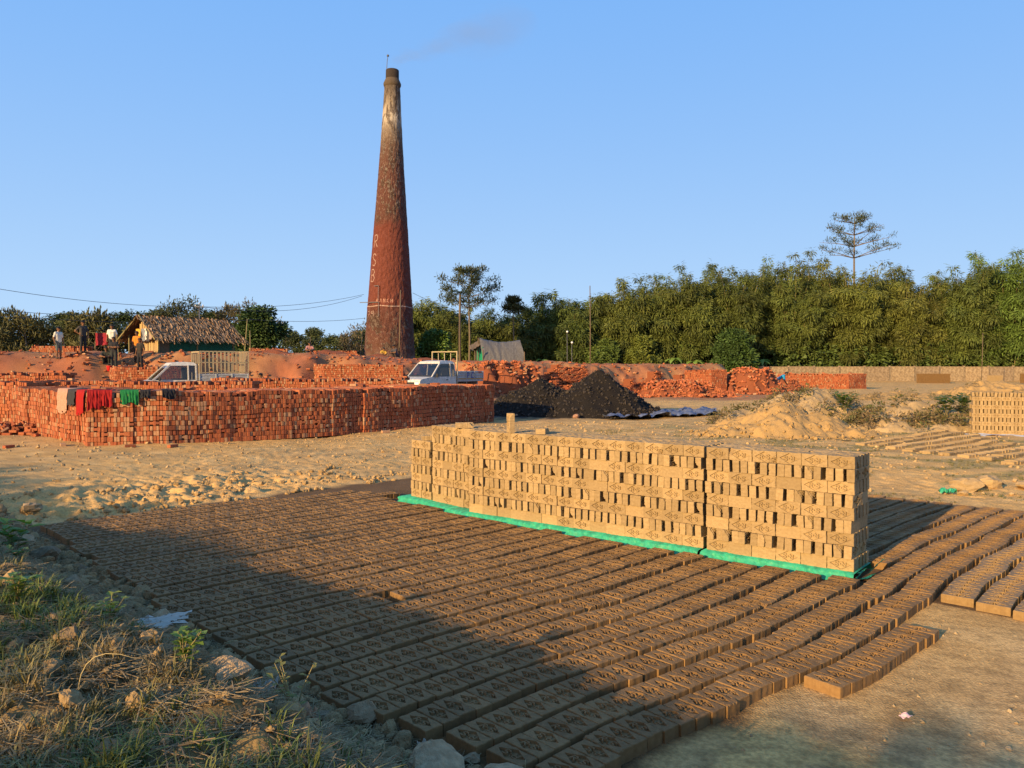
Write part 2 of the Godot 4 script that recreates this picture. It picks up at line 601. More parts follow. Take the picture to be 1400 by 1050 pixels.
func drying_field() -> void:
	stamp_lines()
	for k in 5:
		hi_brick.append(brick_mesh(96, 50, k, [0.0, 0.0, 0.0, 0.024, 0.05][k], [0.0, 0.12, 0.7, 0.4, 0.6][k]))
		lo_brick.append(brick_mesh(40, 20, k, [0.0, 0.0, 0.0, 0.024, 0.05][k], [0.0, 0.12, 0.7, 0.4, 0.6][k]))
	var wave_u := PackedFloat32Array([2.2, 2.67, 3.26, 3.7, 4.55, 5.07, 5.8, 6.79, 7.88, 9.28, 11.4])
	var wave_v := PackedFloat32Array([0.0, 0.0, -0.02, -0.065, -0.15, -0.215, -0.22, -0.18, -0.12, -0.11, -0.13])
	var far_v := PackedFloat32Array([8.6, 9.44, 10.0, 10.25, 10.5, 10.9])
	var far_u := PackedFloat32Array([7.3, 6.95, 6.7, 5.9, 4.4, 3.2])
	var head_v := PackedFloat32Array([1.5, 2.6, 3.6, 5.0, 6.2, 8.0, 10.5])
	var head_u := PackedFloat32Array([2.75, 2.68, 2.50, 2.42, 2.46, 2.55, 2.66])
	var rows := []   # [offset in rows, from, to, kind]
	for j in range(-1, 28): rows.append([j, -1.0, 99.0, 0])
	rows.append([-2, 4.62, 5.98, 1])
	for j in [-2, -3, -4]: rows.append([j, [7.08, 7.03, 6.98][-2 - j], 13.0, 2])
	for j in range(1, 8): rows.append([j, -1.0, 99.0, 3])
	for rw in rows:
		var j: int = rw[0]
		var v0 := 2.545 + (j + 0.5) * 0.2825
		var label := "row of dark wet clay bricks, %s row back from the field's front edge" % nth(max(j + 1, 0))
		if rw[3] == 1: label = "short separate row of wet clay bricks in front of the field"
		if rw[3] == 2: label = "row of smooth freshly moulded grey-brown bricks, %s from the wet field" % nth(-2 - j)
		if rw[3] == 3: label = "row of wet bricks lying in the dry stack's shadow, %s behind its end" % nth(j - 1)
		var t := thing("brick_row", label, "brick row", uv_pos(3.0, v0), 0.0, "rows of wet bricks drying on the ground")
		var base := t.position
		var end: float = rw[2]
		if end > 50.0: end = interp(far_v, far_u, v0) if j > 6 else 11.75 + R(-0.04, 0.04)
		var u: float = rw[1]
		if u < 0.0: u = interp(head_v, head_u, v0) + R(-0.05, 0.05)
		var k := 0
		var flip := rng.randi() % 2
		var drift := 0.0
		while u < end:
			var fade := exp(-max(j, 0) / 16.0)
			var wob := 0.030 * noise.get_noise_2d(u * 0.75, j * 0.30 + 40.0) + 0.012 * noise.get_noise_2d(u * 2.2, j * 1.3 + 9.0)
			var v := v0 + interp(wave_u, wave_v, u) * fade + wob + R(-0.003, 0.003)
			var p := uv_pos(u, v)
			var b := (p - S0).dot(SN)
			var a := (p - S0).dot(SA)
			var front := 0.17 if a < 4.75 else lerpf(0.12, -0.10, clampf((a - 4.75) / 0.9, 0, 1))
			var skip := false
			if rw[3] == 0 and a > -0.19 and a < 6.35 and b < front: break
			if rw[3] == 3 and (b > -0.66 or a > 1.5): skip = true
			for hole: Vector2 in [Vector2(-1.21, -6.75), Vector2(-1.02, -6.39)]:   # two bricks have been taken out
				if Vector2(p.x - hole.x, p.z - hole.y).length() < 0.075: skip = true
			if not skip:
				var ahead := v0 + interp(wave_u, wave_v, u + 0.2) * fade - v0 - interp(wave_u, wave_v, u - 0.2) * fade
				drift = lerpf(drift, R(-0.035, 0.035), 0.3)
				var turn := PI * 0.25 + PI * 0.5 + atan2(ahead, 0.4) + drift + R(-0.012, 0.012) + (PI if (k + flip) % 2 == 0 else 0.0)
				var far := p.length() > 8.2
				var m: Mesh = (lo_brick if far else hi_brick)[3 + rng.randi() % 2 if rng.randf() < 0.025 else 2 if rng.randf() < 0.08 else rng.randi() % 2]
				var ma: Material = M.fresh if rw[3] == 2 else M["wet%d" % int(clampf(2.5 + 4.0 * noise.get_noise_2d(p.x * 0.9 + 60.0, p.z * 0.9) + R(-1.8, 1.8), 0, 5))]
				var xf := Transform3D((Basis(Vector3.UP, turn) * Basis(Vector3(R(-1, 1), 0, R(-1, 1)).normalized(), R(0.0, 0.014))).scaled_local(Vector3(R(0.99, 1.01), R(0.95, 1.04), R(0.98, 1.01))), p - base + Vector3(0, -0.004, 0))
				mi("brick", m, ma, t, xf)
			k += 1
			u += 0.1190 + R(0.0, 0.006) + (0.012 if rng.randf() < 0.06 else 0.0) - (0.003 if rw[3] == 2 else 0.0)


# ---------------------------------------------------------------- the dry stack on its green sheet

func dry_stack() -> void:
	var base := 0.075
	var segs := [  # along from, to, set back, courses, label
		[0.0, 1.42, 0.0, 9, "tall stack of dry tan bricks at the right end of the green sheet"],
		[1.465, 4.66, -0.02, 9, "longest stack of dry tan bricks in the middle of the green sheet"],
		[4.70, 5.62, -0.16, 9, "stack of dry tan bricks next to the low left end stack"],
		[5.66, 6.14, -0.33, 7, "low narrow stack of dry tan bricks at the far left end"],
	]
	for sg in segs:
		var org: Vector3 = S0 + SA * float(sg[0]) + SN * float(sg[2])
		org.y = base
		var t := thing("brick_stack", sg[4], "brick stack", org, 0.0, "stacks of dry unfired bricks")
		var len: float = sg[1] - sg[0]
		var turn0 := 0.0 if sg[0] < 4.0 else -0.16
		var along := SA.rotated(Vector3.UP, turn0)
		var outw := SN.rotated(Vector3.UP, turn0)
		var hid := []
		var ns := int(round(len / 0.2365))
		var ps := len / ns
		for c in int(sg[3]):
			var y := 0.1155 * c + 0.0575
			if c % 2 == 0:
				for wy in 5:
					for i in ns:
						var p := along * (ps * (i + 0.5)) - outw * (0.055 + wy * 0.108) + Vector3.UP * y
						if wy == 0: p += outw * (R(-0.011, 0.011) - 0.013)
						var plain := rng.randf() < (0.6 if c == 0 else 0.13)
						var face := outw * (-1.0 if plain else 1.0)
						var xd := along * (1.0 if rng.randf() < 0.5 else -1.0)
						var bs := Basis(xd, face, xd.cross(face)).rotated(Vector3.UP, R(-0.02, 0.02)).rotated(outw, R(-0.012, 0.012))
						var xf := Transform3D(bs, p - face * BT * 0.5)
						var seen: bool = wy == 0 or c == int(sg[3]) - 1 or (i == 0 and wy > 0)
						if seen: mi("brick", (hi_brick if sg[0] < 4.0 else lo_brick)[3 + rng.randi() % 2 if rng.randf() < 0.10 else 2 if rng.randf() < 0.15 else rng.randi() % 2], M["dry%d" % (rng.randi() % 6)], t, xf)
						else: hid.append(xf)
			else:
				var nh := int(len / 0.0855)
				var ph := len / nh
				for i in nh:
					var sl := R(-0.014, 0.014)
					for wy in 2:
						var p := along * (ph * (i + 0.5) + sl + R(-0.003, 0.003)) - outw * (0.135 + wy * 0.245 + R(-0.007, 0.007)) + Vector3.UP * y
						var face := along * (1.0 if rng.randf() < 0.5 else -1.0)
						var xd := outw
						var bs := Basis(xd, face, xd.cross(face)).rotated(Vector3.UP, R(-0.07, 0.07)).rotated(outw, R(-0.05, 0.05))
						var xf := Transform3D(bs, p - face * BT * 0.5)
						if wy == 0 or i == 0: mi("brick", lo_brick[3 + rng.randi() % 2 if rng.randf() < 0.2 else rng.randi() % 3], M["dry%d" % (rng.randi() % 6)], t, xf)
						else: hid.append(xf)
		if hid.size() > 0: multi("inner_bricks", lo_brick[0], M.dry1, hid, PackedColorArray(), t)
	# loose bricks left on top at the far end
	for e in [[3.98, -0.10, 0.3, 0.02, "loose dry brick standing on end on the tall stack's far top"], [3.62, -0.22, 1.3, 0.0, "loose dry brick lying on the tall stack's top near a standing one"], [4.95, -0.28, 0.1, 0.0, "loose dry brick lying across the top beside the low end stack"], [5.8, -0.50, 0.2, -0.231, "dark loose brick lying on the low far left stack"]]:
		var p: Vector3 = S0 + SA * float(e[0]) + SN * float(e[1]) + Vector3.UP * (base + 9 * 0.1155 + float(e[3]))
		var bs := Basis(Vector3.UP, float(e[2]))
		if e[3] > 0.0:
			bs = bs * Basis(Vector3.BACK, PI / 2)
			p.y += 0.098
		var o := mi("loose_brick", hi_brick[4], M.dry2, null, Transform3D(bs, p + Vector3(0, 0.002, 0)))
		tag(o, e[4], "brick")
	# the sheet: a low wrinkled plinth under the stacks, its edge tucked and bunched at the right end
	for part in [[-0.02, 1.44, "bright green plastic sheet under the right end stack, bunched at its corner"], [1.47, 6.25, "long pale green plastic sheet under the middle and left stacks"]]:
		var st := st_new(true)
		var n := int((part[1] - part[0]) / 0.02)
		var prof := [Vector2(0.075, 0.004), Vector2(0.050, 0.028), Vector2(0.034, 0.055), Vector2(0.026, 0.0745), Vector2(-0.52, 0.0745), Vector2(-0.56, 0.004)]
		var rows := []
		for i in n + 1:
			var a: float = part[0] + (part[1] - part[0]) * i / n
			var back := 0.0 if a < 4.68 else lerpf(0.0, -0.34, clampf((a - 4.68) / 1.2, 0, 1))
			var ring := []
			for q in prof.size():
				var w: float = 1.0 if q < 3 else 0.0
				var out: float = prof[q].x + w * (0.026 * noise.get_noise_2d(a * 9.0, q * 0.9) + 0.020 * noise.get_noise_2d(a * 30.0 + q * 3.0, 2.0))
				ring.append(S0 + SA * (a + 0.02 * w * noise.get_noise_2d(a * 8.0, 7.0)) + SN * (out + back) + Vector3.UP * (prof[q].y + w * 0.006 * noise.get_noise_2d(a * 17.0, q * 2.0 + 5.0)))
			rows.append(ring)
		for i in n:
			for q in prof.size() - 1:
				quad(st, rows[i][q], rows[i][q + 1], rows[i + 1][q + 1], rows[i + 1][q])
		if part[0] < 0.0:  # bunched tails at the near right corner
			for tail in [[Vector3(0.03, 0.0, 0.05), Vector3(0.075, 0.10, -0.02), 0.055], [Vector3(0.05, 0.0, -0.24), Vector3(0.17, 0.15, -0.30), 0.085], [Vector3(0.04, 0.0, -0.10), Vector3(0.12, 0.03, -0.16), 0.06]]:
				var c0: Vector3 = S0 - SA * tail[0].x + SN * tail[0].z + Vector3.UP * 0.012
				var c1: Vector3 = S0 - SA * tail[1].x + SN * tail[1].z + Vector3.UP * (tail[1].y + 0.01)
				var g := []
				for i in 9:
					var row := []
					for q in 9:
						var f := q / 8.0 - 0.5
						var p := c0.lerp(c1, i / 8.0) + SN * f * 2.0 * float(tail[2]) * (0.5 + i / 8.0)
						p += Vector3(1, 0.6, 0.3) * 0.022 * noise.get_noise_3d(p.x * 14.0, p.y * 14.0 + i, p.z * 14.0) * (0.4 + i / 8.0)
						p.y = max(p.y, 0.006)
						row.append(p)
					g.append(row)
				for i in 8:
					for q in 8: quad(st, g[i][q], g[i][q + 1], g[i + 1][q + 1], g[i + 1][q])
		var o := mi("plastic_sheet", done(st), M.green_sheet)
		tag(o, part[2], "plastic sheet", "green sheets under the dry stacks")


# ---------------------------------------------------------------- chimney

func paint_line(im: Image, pts: Array, r: float, col: Color) -> void:
	for i in pts.size() - 1:
		var a: Vector2 = pts[i]
		var b: Vector2 = pts[i + 1]
		var n := int((b - a).length()) + 1
		for k in n + 1:
			var p := a.lerp(b, float(k) / n)
			for y in range(int(p.y - r), int(p.y + r) + 1):
				for x in range(int(p.x - r), int(p.x + r) + 1):
					if x < 0 or y < 0 or x >= im.get_width() or y >= im.get_height(): continue
					if Vector2(x - p.x, y - p.y).length() > r: continue
					if noise.get_noise_2d(x * 0.31, y * 0.31) > 0.33: continue   # flaked paint
					im.set_pixel(x, y, im.get_pixel(x, y).lerp(col, 0.75))


func chimney_skin() -> ImageTexture:
	# red limewash over brick, weathered: patches, salt bloom, soot near the mouth, painted letters
	var w := 768
	var h := 1536
	var im := Image.create(w, h, false, Image.FORMAT_RGB8)
	var hs := PackedFloat32Array([0.0, 0.03, 0.06, 0.16, 0.215, 0.225, 0.49, 0.52, 0.60, 0.70, 0.78, 0.84, 0.88, 0.92, 0.955, 1.0])
	var cs := [Color(0.30, 0.20, 0.14), Color(0.36, 0.24, 0.18), Color(0.25, 0.105, 0.07), Color(0.235, 0.085, 0.058), Color(0.26, 0.085, 0.055), Color(0.33, 0.085, 0.05), Color(0.32, 0.08, 0.048), Color(0.23, 0.09, 0.06), Color(0.235, 0.09, 0.062), Color(0.24, 0.095, 0.065), Color(0.27, 0.15, 0.10), Color(0.50, 0.38, 0.27), Color(0.98, 0.84, 0.66), Color(0.72, 0.58, 0.42), Color(0.42, 0.32, 0.22), Color(0.24, 0.18, 0.13)]
	for y in h:
		var f := 1.0 - (y + 0.5) / h
		for x in w:
			var a := TAU * x / w
			var q := Vector3(cos(a) * 2.2, f * 30.0, sin(a) * 2.2)
			var n1 := noise.get_noise_3d(q.x * 0.9, q.y * 0.55, q.z * 0.9)
			var n2 := noise.get_noise_3d(q.x * 3.0, q.y * 2.4, q.z * 3.0)
			var n3 := noise.get_noise_3d(q.x * 8.0, q.y * 9.0, q.z * 8.0)
			var ff := f + 0.014 * n1 + 0.008 * n2
			var i := 1
			while i < hs.size() - 1 and hs[i] < ff: i += 1
			var c: Color = cs[i - 1].lerp(cs[i], clampf((ff - hs[i - 1]) / (hs[i] - hs[i - 1]), 0, 1))
			var old := sst(0.50, 0.56, ff) + 0.8 * sst(0.215, 0.19, ff)
			c = c.lerp(Color(0.13, 0.075, 0.05), clampf(old * sst(0.05, 0.45, n1 + 0.4 * n2), 0, 0.8))
			var salt: float = sst(0.22, 0.50, n2 * 0.7 + n3 * 0.6 + 0.25 * n1) * clampf(old + 0.12, 0, 1)
			salt *= 0.55 + 0.45 * sst(0.3, 0.9, ff)
			c = c.lerp(Color(0.62, 0.50, 0.39), 0.50 * salt)
			var dark := 0.7 * sst(0.90, 0.96, ff) * sst(0.0, 0.4, noise.get_noise_3d(q.x * 4.0, q.y * 1.2, q.z * 4.0))
			c = c.lerp(Color(0.06, 0.048, 0.04), 0.75 * dark)
			c *= 1.0 + 0.22 * n3 + 0.1 * n2
			c = c.lerp(Color(c.get_luminance(), c.get_luminance(), c.get_luminance()), 0.10) * 0.385
			im.set_pixel(x, y, Color(max(c.r, 0.006), max(c.g, 0.006), max(c.b, 0.006)).linear_to_srgb())
	# x of the picture runs round the shaft; the side towards the camera lies near `mid`
	var mid := w * 0.25
	var white := Color(0.66, 0.58, 0.53)
	var up := func(f: float) -> float: return h * (1.0 - f)
	var letters3 := [[[Vector2(0, 0), Vector2(0, 1), Vector2(0.5, 1), Vector2(0.62, 0.8), Vector2(0.5, 0.52), Vector2(0, 0.5)], [Vector2(0.2, 0.5), Vector2(0.65, 0)]], [[Vector2(0.6, 0.85), Vector2(0.4, 1), Vector2(0.1, 0.95), Vector2(0, 0.72), Vector2(0.2, 0.54), Vector2(0.5, 0.44), Vector2(0.62, 0.22), Vector2(0.4, 0), Vector2(0.05, 0.08)]], [[Vector2(0, 0), Vector2(0, 1), Vector2(0.45, 1), Vector2(0.58, 0.78), Vector2(0.45, 0.54), Vector2(0, 0.52)], [Vector2(0.45, 0.54), Vector2(0.64, 0.28), Vector2(0.45, 0), Vector2(0, 0)]]]
	for k in 3:
		var f0: float = [0.425, 0.360, 0.305][k]
		for run in letters3[k]:
			var pts := []
			for p in run: pts.append(Vector2(mid - 112 + p.x * 52 - k * 4, up.call(f0 + p.y * 0.042)))
			paint_line(im, pts, 2.3, white)
	var band := []
	for x in w + 1: band.append(Vector2(x, up.call(0.2185 + 0.0012 * sin(x * 0.05))))
	paint_line(im, band, 2.6, white)
	# the faint word above the band and figures below it
	var word := [[[0, 0, 0, 1], [0, 1, 0.5, 0.9], [0.5, 0.9, 0, 0.5], [0.1, 0.5, 0.5, 0]], [[0, 0, 0.3, 1], [0.3, 1, 0.6, 0]], [[0, 0, 0, 1], [0, 1, 0.5, 0], [0.5, 0, 0.5, 1]], [[0.5, 1, 0, 0.8], [0, 0.8, 0, 0.2], [0, 0.2, 0.5, 0]], [[0, 0, 0, 1], [0.5, 0, 0.5, 1], [0, 0.5, 0.5, 0.5]]]
	for k in 5:
		for s in word[k]:
			paint_line(im, [Vector2(mid - 58 + k * 20 + s[0] * 18, up.call(0.231 + s[1] * 0.012)), Vector2(mid - 58 + k * 20 + s[2] * 18, up.call(0.231 + s[3] * 0.012))], 1.2, Color(0.75, 0.6, 0.52))
	for k in 2:
		for s in [[[0, 0, 0.5, 0.5], [0.5, 0.5, 0.5, 1], [0.5, 1, 0, 1]], [[0.5, 0, 0.5, 1], [0.5, 1, 0, 0.9], [0, 0.9, 0, 0.6], [0, 0.6, 0.5, 0.6]]][k]:
			paint_line(im, [Vector2(mid - 128 + k * 34 + s[0] * 32, up.call(0.183 + s[1] * 0.018)), Vector2(mid - 128 + k * 34 + s[2] * 32, up.call(0.183 + s[3] * 0.018))], 1.8, white)
	return ImageTexture.create_from_image(im)


func chimney() -> void:
	var foot := Vector3(-12.75, 1.6, -82.0)
	var t := thing("kiln_chimney", "tall tapering red brick kiln chimney with white letters and a sooty top", "chimney", foot)
	t.rotation.z = -0.0137
	var skin := mat(Color.WHITE, 0.95)
	skin.albedo_texture = chimney_skin()
	skin.normal_enabled = true
	skin.normal_texture = bump(0.05, 5, 8.0, 21)
	skin.normal_scale = 0.6
	var top := 29.2
	var hs := [-0.4, 0.0, 3.0, 6.4, 9.0, 13.0, 17.0, 21.0, 25.0, 29.2]
	var rs := [2.78, 2.72, 2.52, 2.32, 2.14, 1.86, 1.56, 1.28, 1.02, 0.79]
	var st := st_new(true)
	var sides := 64
	var rings := []
	var ys := []
	for i in 121:
		var y := -0.4 + (top + 0.4) * i / 120.0
		ys.append(y)
		var r := 0.0
		for k in hs.size() - 1:
			if y >= hs[k] - 0.001: r = lerpf(rs[k], rs[k + 1], clampf((y - hs[k]) / (hs[k + 1] - hs[k]), 0, 1))
		var ring := []
		for s in sides + 1:
			var a := TAU * s / sides
			var rr := r + 0.018 * noise.get_noise_3d(cos(a) * 3.0, y * 1.1, sin(a) * 3.0) + 0.012 * noise.get_noise_3d(cos(a) * 9.0, y * 4.0, sin(a) * 9.0)
			if y > 6.1 and y < 6.5: rr += 0.03
			# picture x 0.25 faces the camera (+z)
			ring.append(Vector3(-cos(a) * rr, y, sin(a) * rr))
		rings.append(ring)
	for i in 120:
		for s in sides:
			for q in [[i, s], [i + 1, s], [i + 1, s + 1], [i, s], [i + 1, s + 1], [i, s + 1]]:
				st.set_uv(Vector2(float(q[1]) / sides, 1.0 - clampf(ys[q[0]] / top, 0.0, 1.0)))
				st.add_vertex(rings[q[0]][q[1]])
	st.generate_normals()
	st.generate_tangents()
	mi("shaft", st.commit(), skin, t)
	var soot := mat(lin(0.055, 0.043, 0.035), 0.95, M.mottle, 2.0, M.gritty_n, 0.8)
	var old := mat(lin(0.13, 0.10, 0.07), 0.95, M.mottle, 2.0, M.gritty_n, 0.8)
	var ring_prof := [Vector2(0.76, 29.0), Vector2(0.86, 29.1), Vector2(0.90, 29.22), Vector2(0.90, 29.38), Vector2(0.80, 29.62), Vector2(0.66, 29.92)]
	mi("collar", lathe(ring_prof, 40), old, t)
	mi("mouth", lathe([Vector2(0.68, 29.85), Vector2(0.67, 30.75), Vector2(0.62, 30.8), Vector2(0.50, 30.8), Vector2(0.48, 29.6)], 40), soot, t)
	st = st_new()
	tube(st, [Vector3(-0.55, 30.6, 0.3), Vector3(-0.5, 31.6, 0.3), Vector3(-0.44, 32.05, 0.3)], 0.035, 0.03, 6)
	var rod := mi("lightning_rod", done(st), M.steel, t)
	var ball := SphereMesh.new(); ball.radius = 0.13; ball.height = 0.24; ball.radial_segments = 12; ball.rings = 6
	mi("rod_tip", ball, M.steel, rod, Transform3D(Basis.IDENTITY, Vector3(-0.43, 32.15, 0.3)))
	# iron brackets and a bracket pole low on the shaft
	st = st_new()
	for e in [[-1.35, 8.4, 1.85], [-1.30, 6.75, 1.95]]:
		bar(st, Vector3(e[0], e[1], e[2]), Vector3(e[0] + 0.5, e[1], e[2] + 0.35), 0.06, 0.06)
		bar(st, Vector3(e[0] + 0.5, e[1], e[2] + 0.35), Vector3(e[0] + 0.5, e[1] - 1.5, e[2] + 0.5), 0.05, 0.05)
	bar(st, Vector3(-2.9, 6.75, 1.2), Vector3(-0.9, 6.75, 2.2), 0.07, 0.07)
	mi("bracket", done(st), M.steel, t)


func lathe(prof: Array, sides: int) -> ArrayMesh:
	var st := st_new(true)
	for i in prof.size() - 1:
		for s in sides:
			var a := TAU * s / sides
			var b := TAU * (s + 1) / sides
			var p: Vector2 = prof[i]
			var q: Vector2 = prof[i + 1]
			quad(st, Vector3(cos(a) * p.x, p.y, sin(a) * p.x), Vector3(cos(b) * p.x, p.y, sin(b) * p.x), Vector3(cos(b) * q.x, q.y, sin(b) * q.x), Vector3(cos(a) * q.x, q.y, sin(a) * q.x))
	return done(st)


# ---------------------------------------------------------------- fired bricks

var plain_brick: ArrayMesh


func red_tone(pale: float) -> Color:
	var c := Color(0.375, 0.105, 0.048).lerp(Color(0.48, 0.165, 0.072), rng.randf())
	var q := rng.randf()
	if q < pale: c = Color(0.50, 0.30, 0.18).lerp(Color(0.46, 0.24, 0.13), rng.randf())
	elif q > 0.93: c = Color(0.26, 0.085, 0.045)
	return c * R(0.86, 1.08)


func brick_wall(called: String, label: String, path: Array, courses: int, deep: int, base_y: float, parts: int, ragged := 0.12, pale := 0.16) -> void:
	# bricks on edge, ends outward, in courses along a bent line (left to right seen from outside); the top is bricks all the way in
	var t := thing(called, label, "brick stack", Vector3(path[0].x, base_y, path[0].y), 0.0, "stacks of fired red bricks")
	var org := t.position
	var xfs := []
	var near := []
	var len := 0.0
	var spans := []
	for i in path.size() - 1:
		var l: float = (path[i + 1] - path[i]).length()
		spans.append([len, len + l, path[i], (path[i + 1] - path[i]) / l])
		len += l
	for s in spans:
		var dir := Vector3(s[3].x, 0, s[3].y)
		var outw := Vector3(-dir.z, 0, dir.x)
		var n := int((s[1] - s[0]) / 0.0725)
		var col_in := 0.0
		for i in n:
			if i % 7 == 0: col_in = R(-0.045, 0.03) if rng.randf() < 0.35 else R(-0.012, 0.012)
			var a: float = (i + 0.5) * (s[1] - s[0]) / n
			for c in courses:
				for k in (deep if c == courses - 1 else 1):
					if c == courses - 1 and rng.randf() < ragged: continue
					var p: Vector3 = Vector3(s[2].x, 0, s[2].y) + dir * (a + R(-0.006, 0.006)) - outw * (0.117 + k * 0.24 - (col_in if k == 0 else 0.0) - 0.05 * noise.get_noise_2d((s[0] + a) * 0.55, c * 0.16 + base_y) + R(-0.012, 0.012))
					p.y = base_y + 0.1175 * c + 0.058 + (0.035 * noise.get_noise_2d((s[0] + a) * 0.7, 3.0) + 0.02 * noise.get_noise_2d((s[0] + a) * 2.1, 5.0)) * c / 10.0
					var bs := Basis(outw, Vector3.UP, outw.cross(Vector3.UP)).rotated(Vector3.UP, R(-0.05, 0.05)).rotated(outw, R(-0.03, 0.03))
					if rng.randf() < 0.05: bs = bs.rotated(outw, PI / 2)
					bs = bs.scaled_local(Vector3(1, R(0.94, 1.02), R(0.9, 1.0)))
					var xf := Transform3D(bs, p - org)
					xfs.append([p.length() + (3.0 if k > 0 else 0.0), xf])
			# a few bricks left lying on top
			if rng.randf() < 0.05:
				var p: Vector3 = Vector3(s[2].x, 0, s[2].y) + dir * a - outw * R(0.2, deep * 0.23)
				p.y = base_y + 0.119 * courses + 0.036
				xfs.append([p.length() + 3.0, Transform3D(Basis(Vector3.UP, R(0, 3)) * Basis(Vector3.RIGHT, PI / 2), p - org)])
		# the packed inside
		var mid: Vector3 = Vector3(s[2].x, 0, s[2].y) + dir * (s[1] - s[0]) * 0.5 - outw * (0.16 + deep * 0.12)
		near.append([mid, dir, outw, s[1] - s[0]])
	xfs.sort_custom(func(a, b): return a[0] < b[0])
	var rest := []
	var cols := PackedColorArray()
	for i in xfs.size():
		if i < parts:
			mi("brick", plain_brick, M["red%d" % (rng.randi() % 8)], t, xfs[i][1])
		else:
			rest.append(xfs[i][1])
			cols.append(red_tone(pale))
	if rest.size() > 0: multi("small_bricks", plain_brick, M.red, rest, cols, t)
	var st := st_new()
	for s in near:
		var m: Vector3 = s[0]
		box(st, Transform3D(Basis(s[1], Vector3.UP, s[2]), Vector3(m.x, base_y + (courses - 1) * 0.119 * 0.5, m.z) - org), Vector3(s[3] - 0.25, (courses - 1) * 0.119 + 0.02, deep * 0.24 - 0.25))
	mi("packed_bricks", done(st), M.red1, t)


func red_walls() -> void:
	var st := st_new()
	box(st, Transform3D.IDENTITY, Vector3(0.234, 0.115, 0.070), 0.006)
	plain_brick = done(st)
	for k in 8:
		var c := red_tone(0.18)
		M["red%d" % k] = mat(c.linear_to_srgb(), 0.93, M.mottle, 5.0, M.grain_n, 0.5)
	brick_wall("red_brick_stack", "long bent stack of fired red bricks with washing hung on its corner",
		[Vector2(-15.3, -24.0), Vector2(-10.12, -18.75), Vector2(-8.42, -19.15), Vector2(-6.7, -20.4), Vector2(-4.95, -21.75), Vector2(-2.93, -23.9), Vector2(-0.6, -27.3)], 11, 9, -0.01, 300)
	brick_wall("red_brick_stack", "dark low brick stack just behind the corner with the washing", [Vector2(-17.2, -27.4), Vector2(-8.9, -27.0)], 12, 4, -0.01, 0, 0.3)
	brick_wall("red_brick_stack", "low brick stack behind the long wall with a sunlit left end", [Vector2(-13.1, -34.2), Vector2(-11.9, -33.0), Vector2(-4.4, -33.0)], 12, 4, -0.01, 0, 0.25)
	brick_wall("red_brick_stack", "square red brick stack behind the left pickup's bonnet", [Vector2(-20.0, -39.2), Vector2(-19.3, -38.4), Vector2(-16.2, -38.6)], 15, 4, 0.1, 0)
	brick_wall("red_brick_stack", "red brick stack below the chimney, left of the white cab", [Vector2(-11.7, -46.6), Vector2(-10.9, -45.6), Vector2(-6.3, -45.6)], 9, 4, 0.95, 0)
	brick_wall("red_brick_stack", "ragged brick stack at the left edge below the bank", [Vector2(-21.4, -32.4), Vector2(-18.2, -32.2)], 14, 3, -0.01, 0, 0.4)
	brick_wall("red_brick_stack", "shaded brick stack cut by the left picture edge", [Vector2(-19.5, -27.0), Vector2(-15.6, -25.3)], 12, 5, -0.01, 0, 0.2)


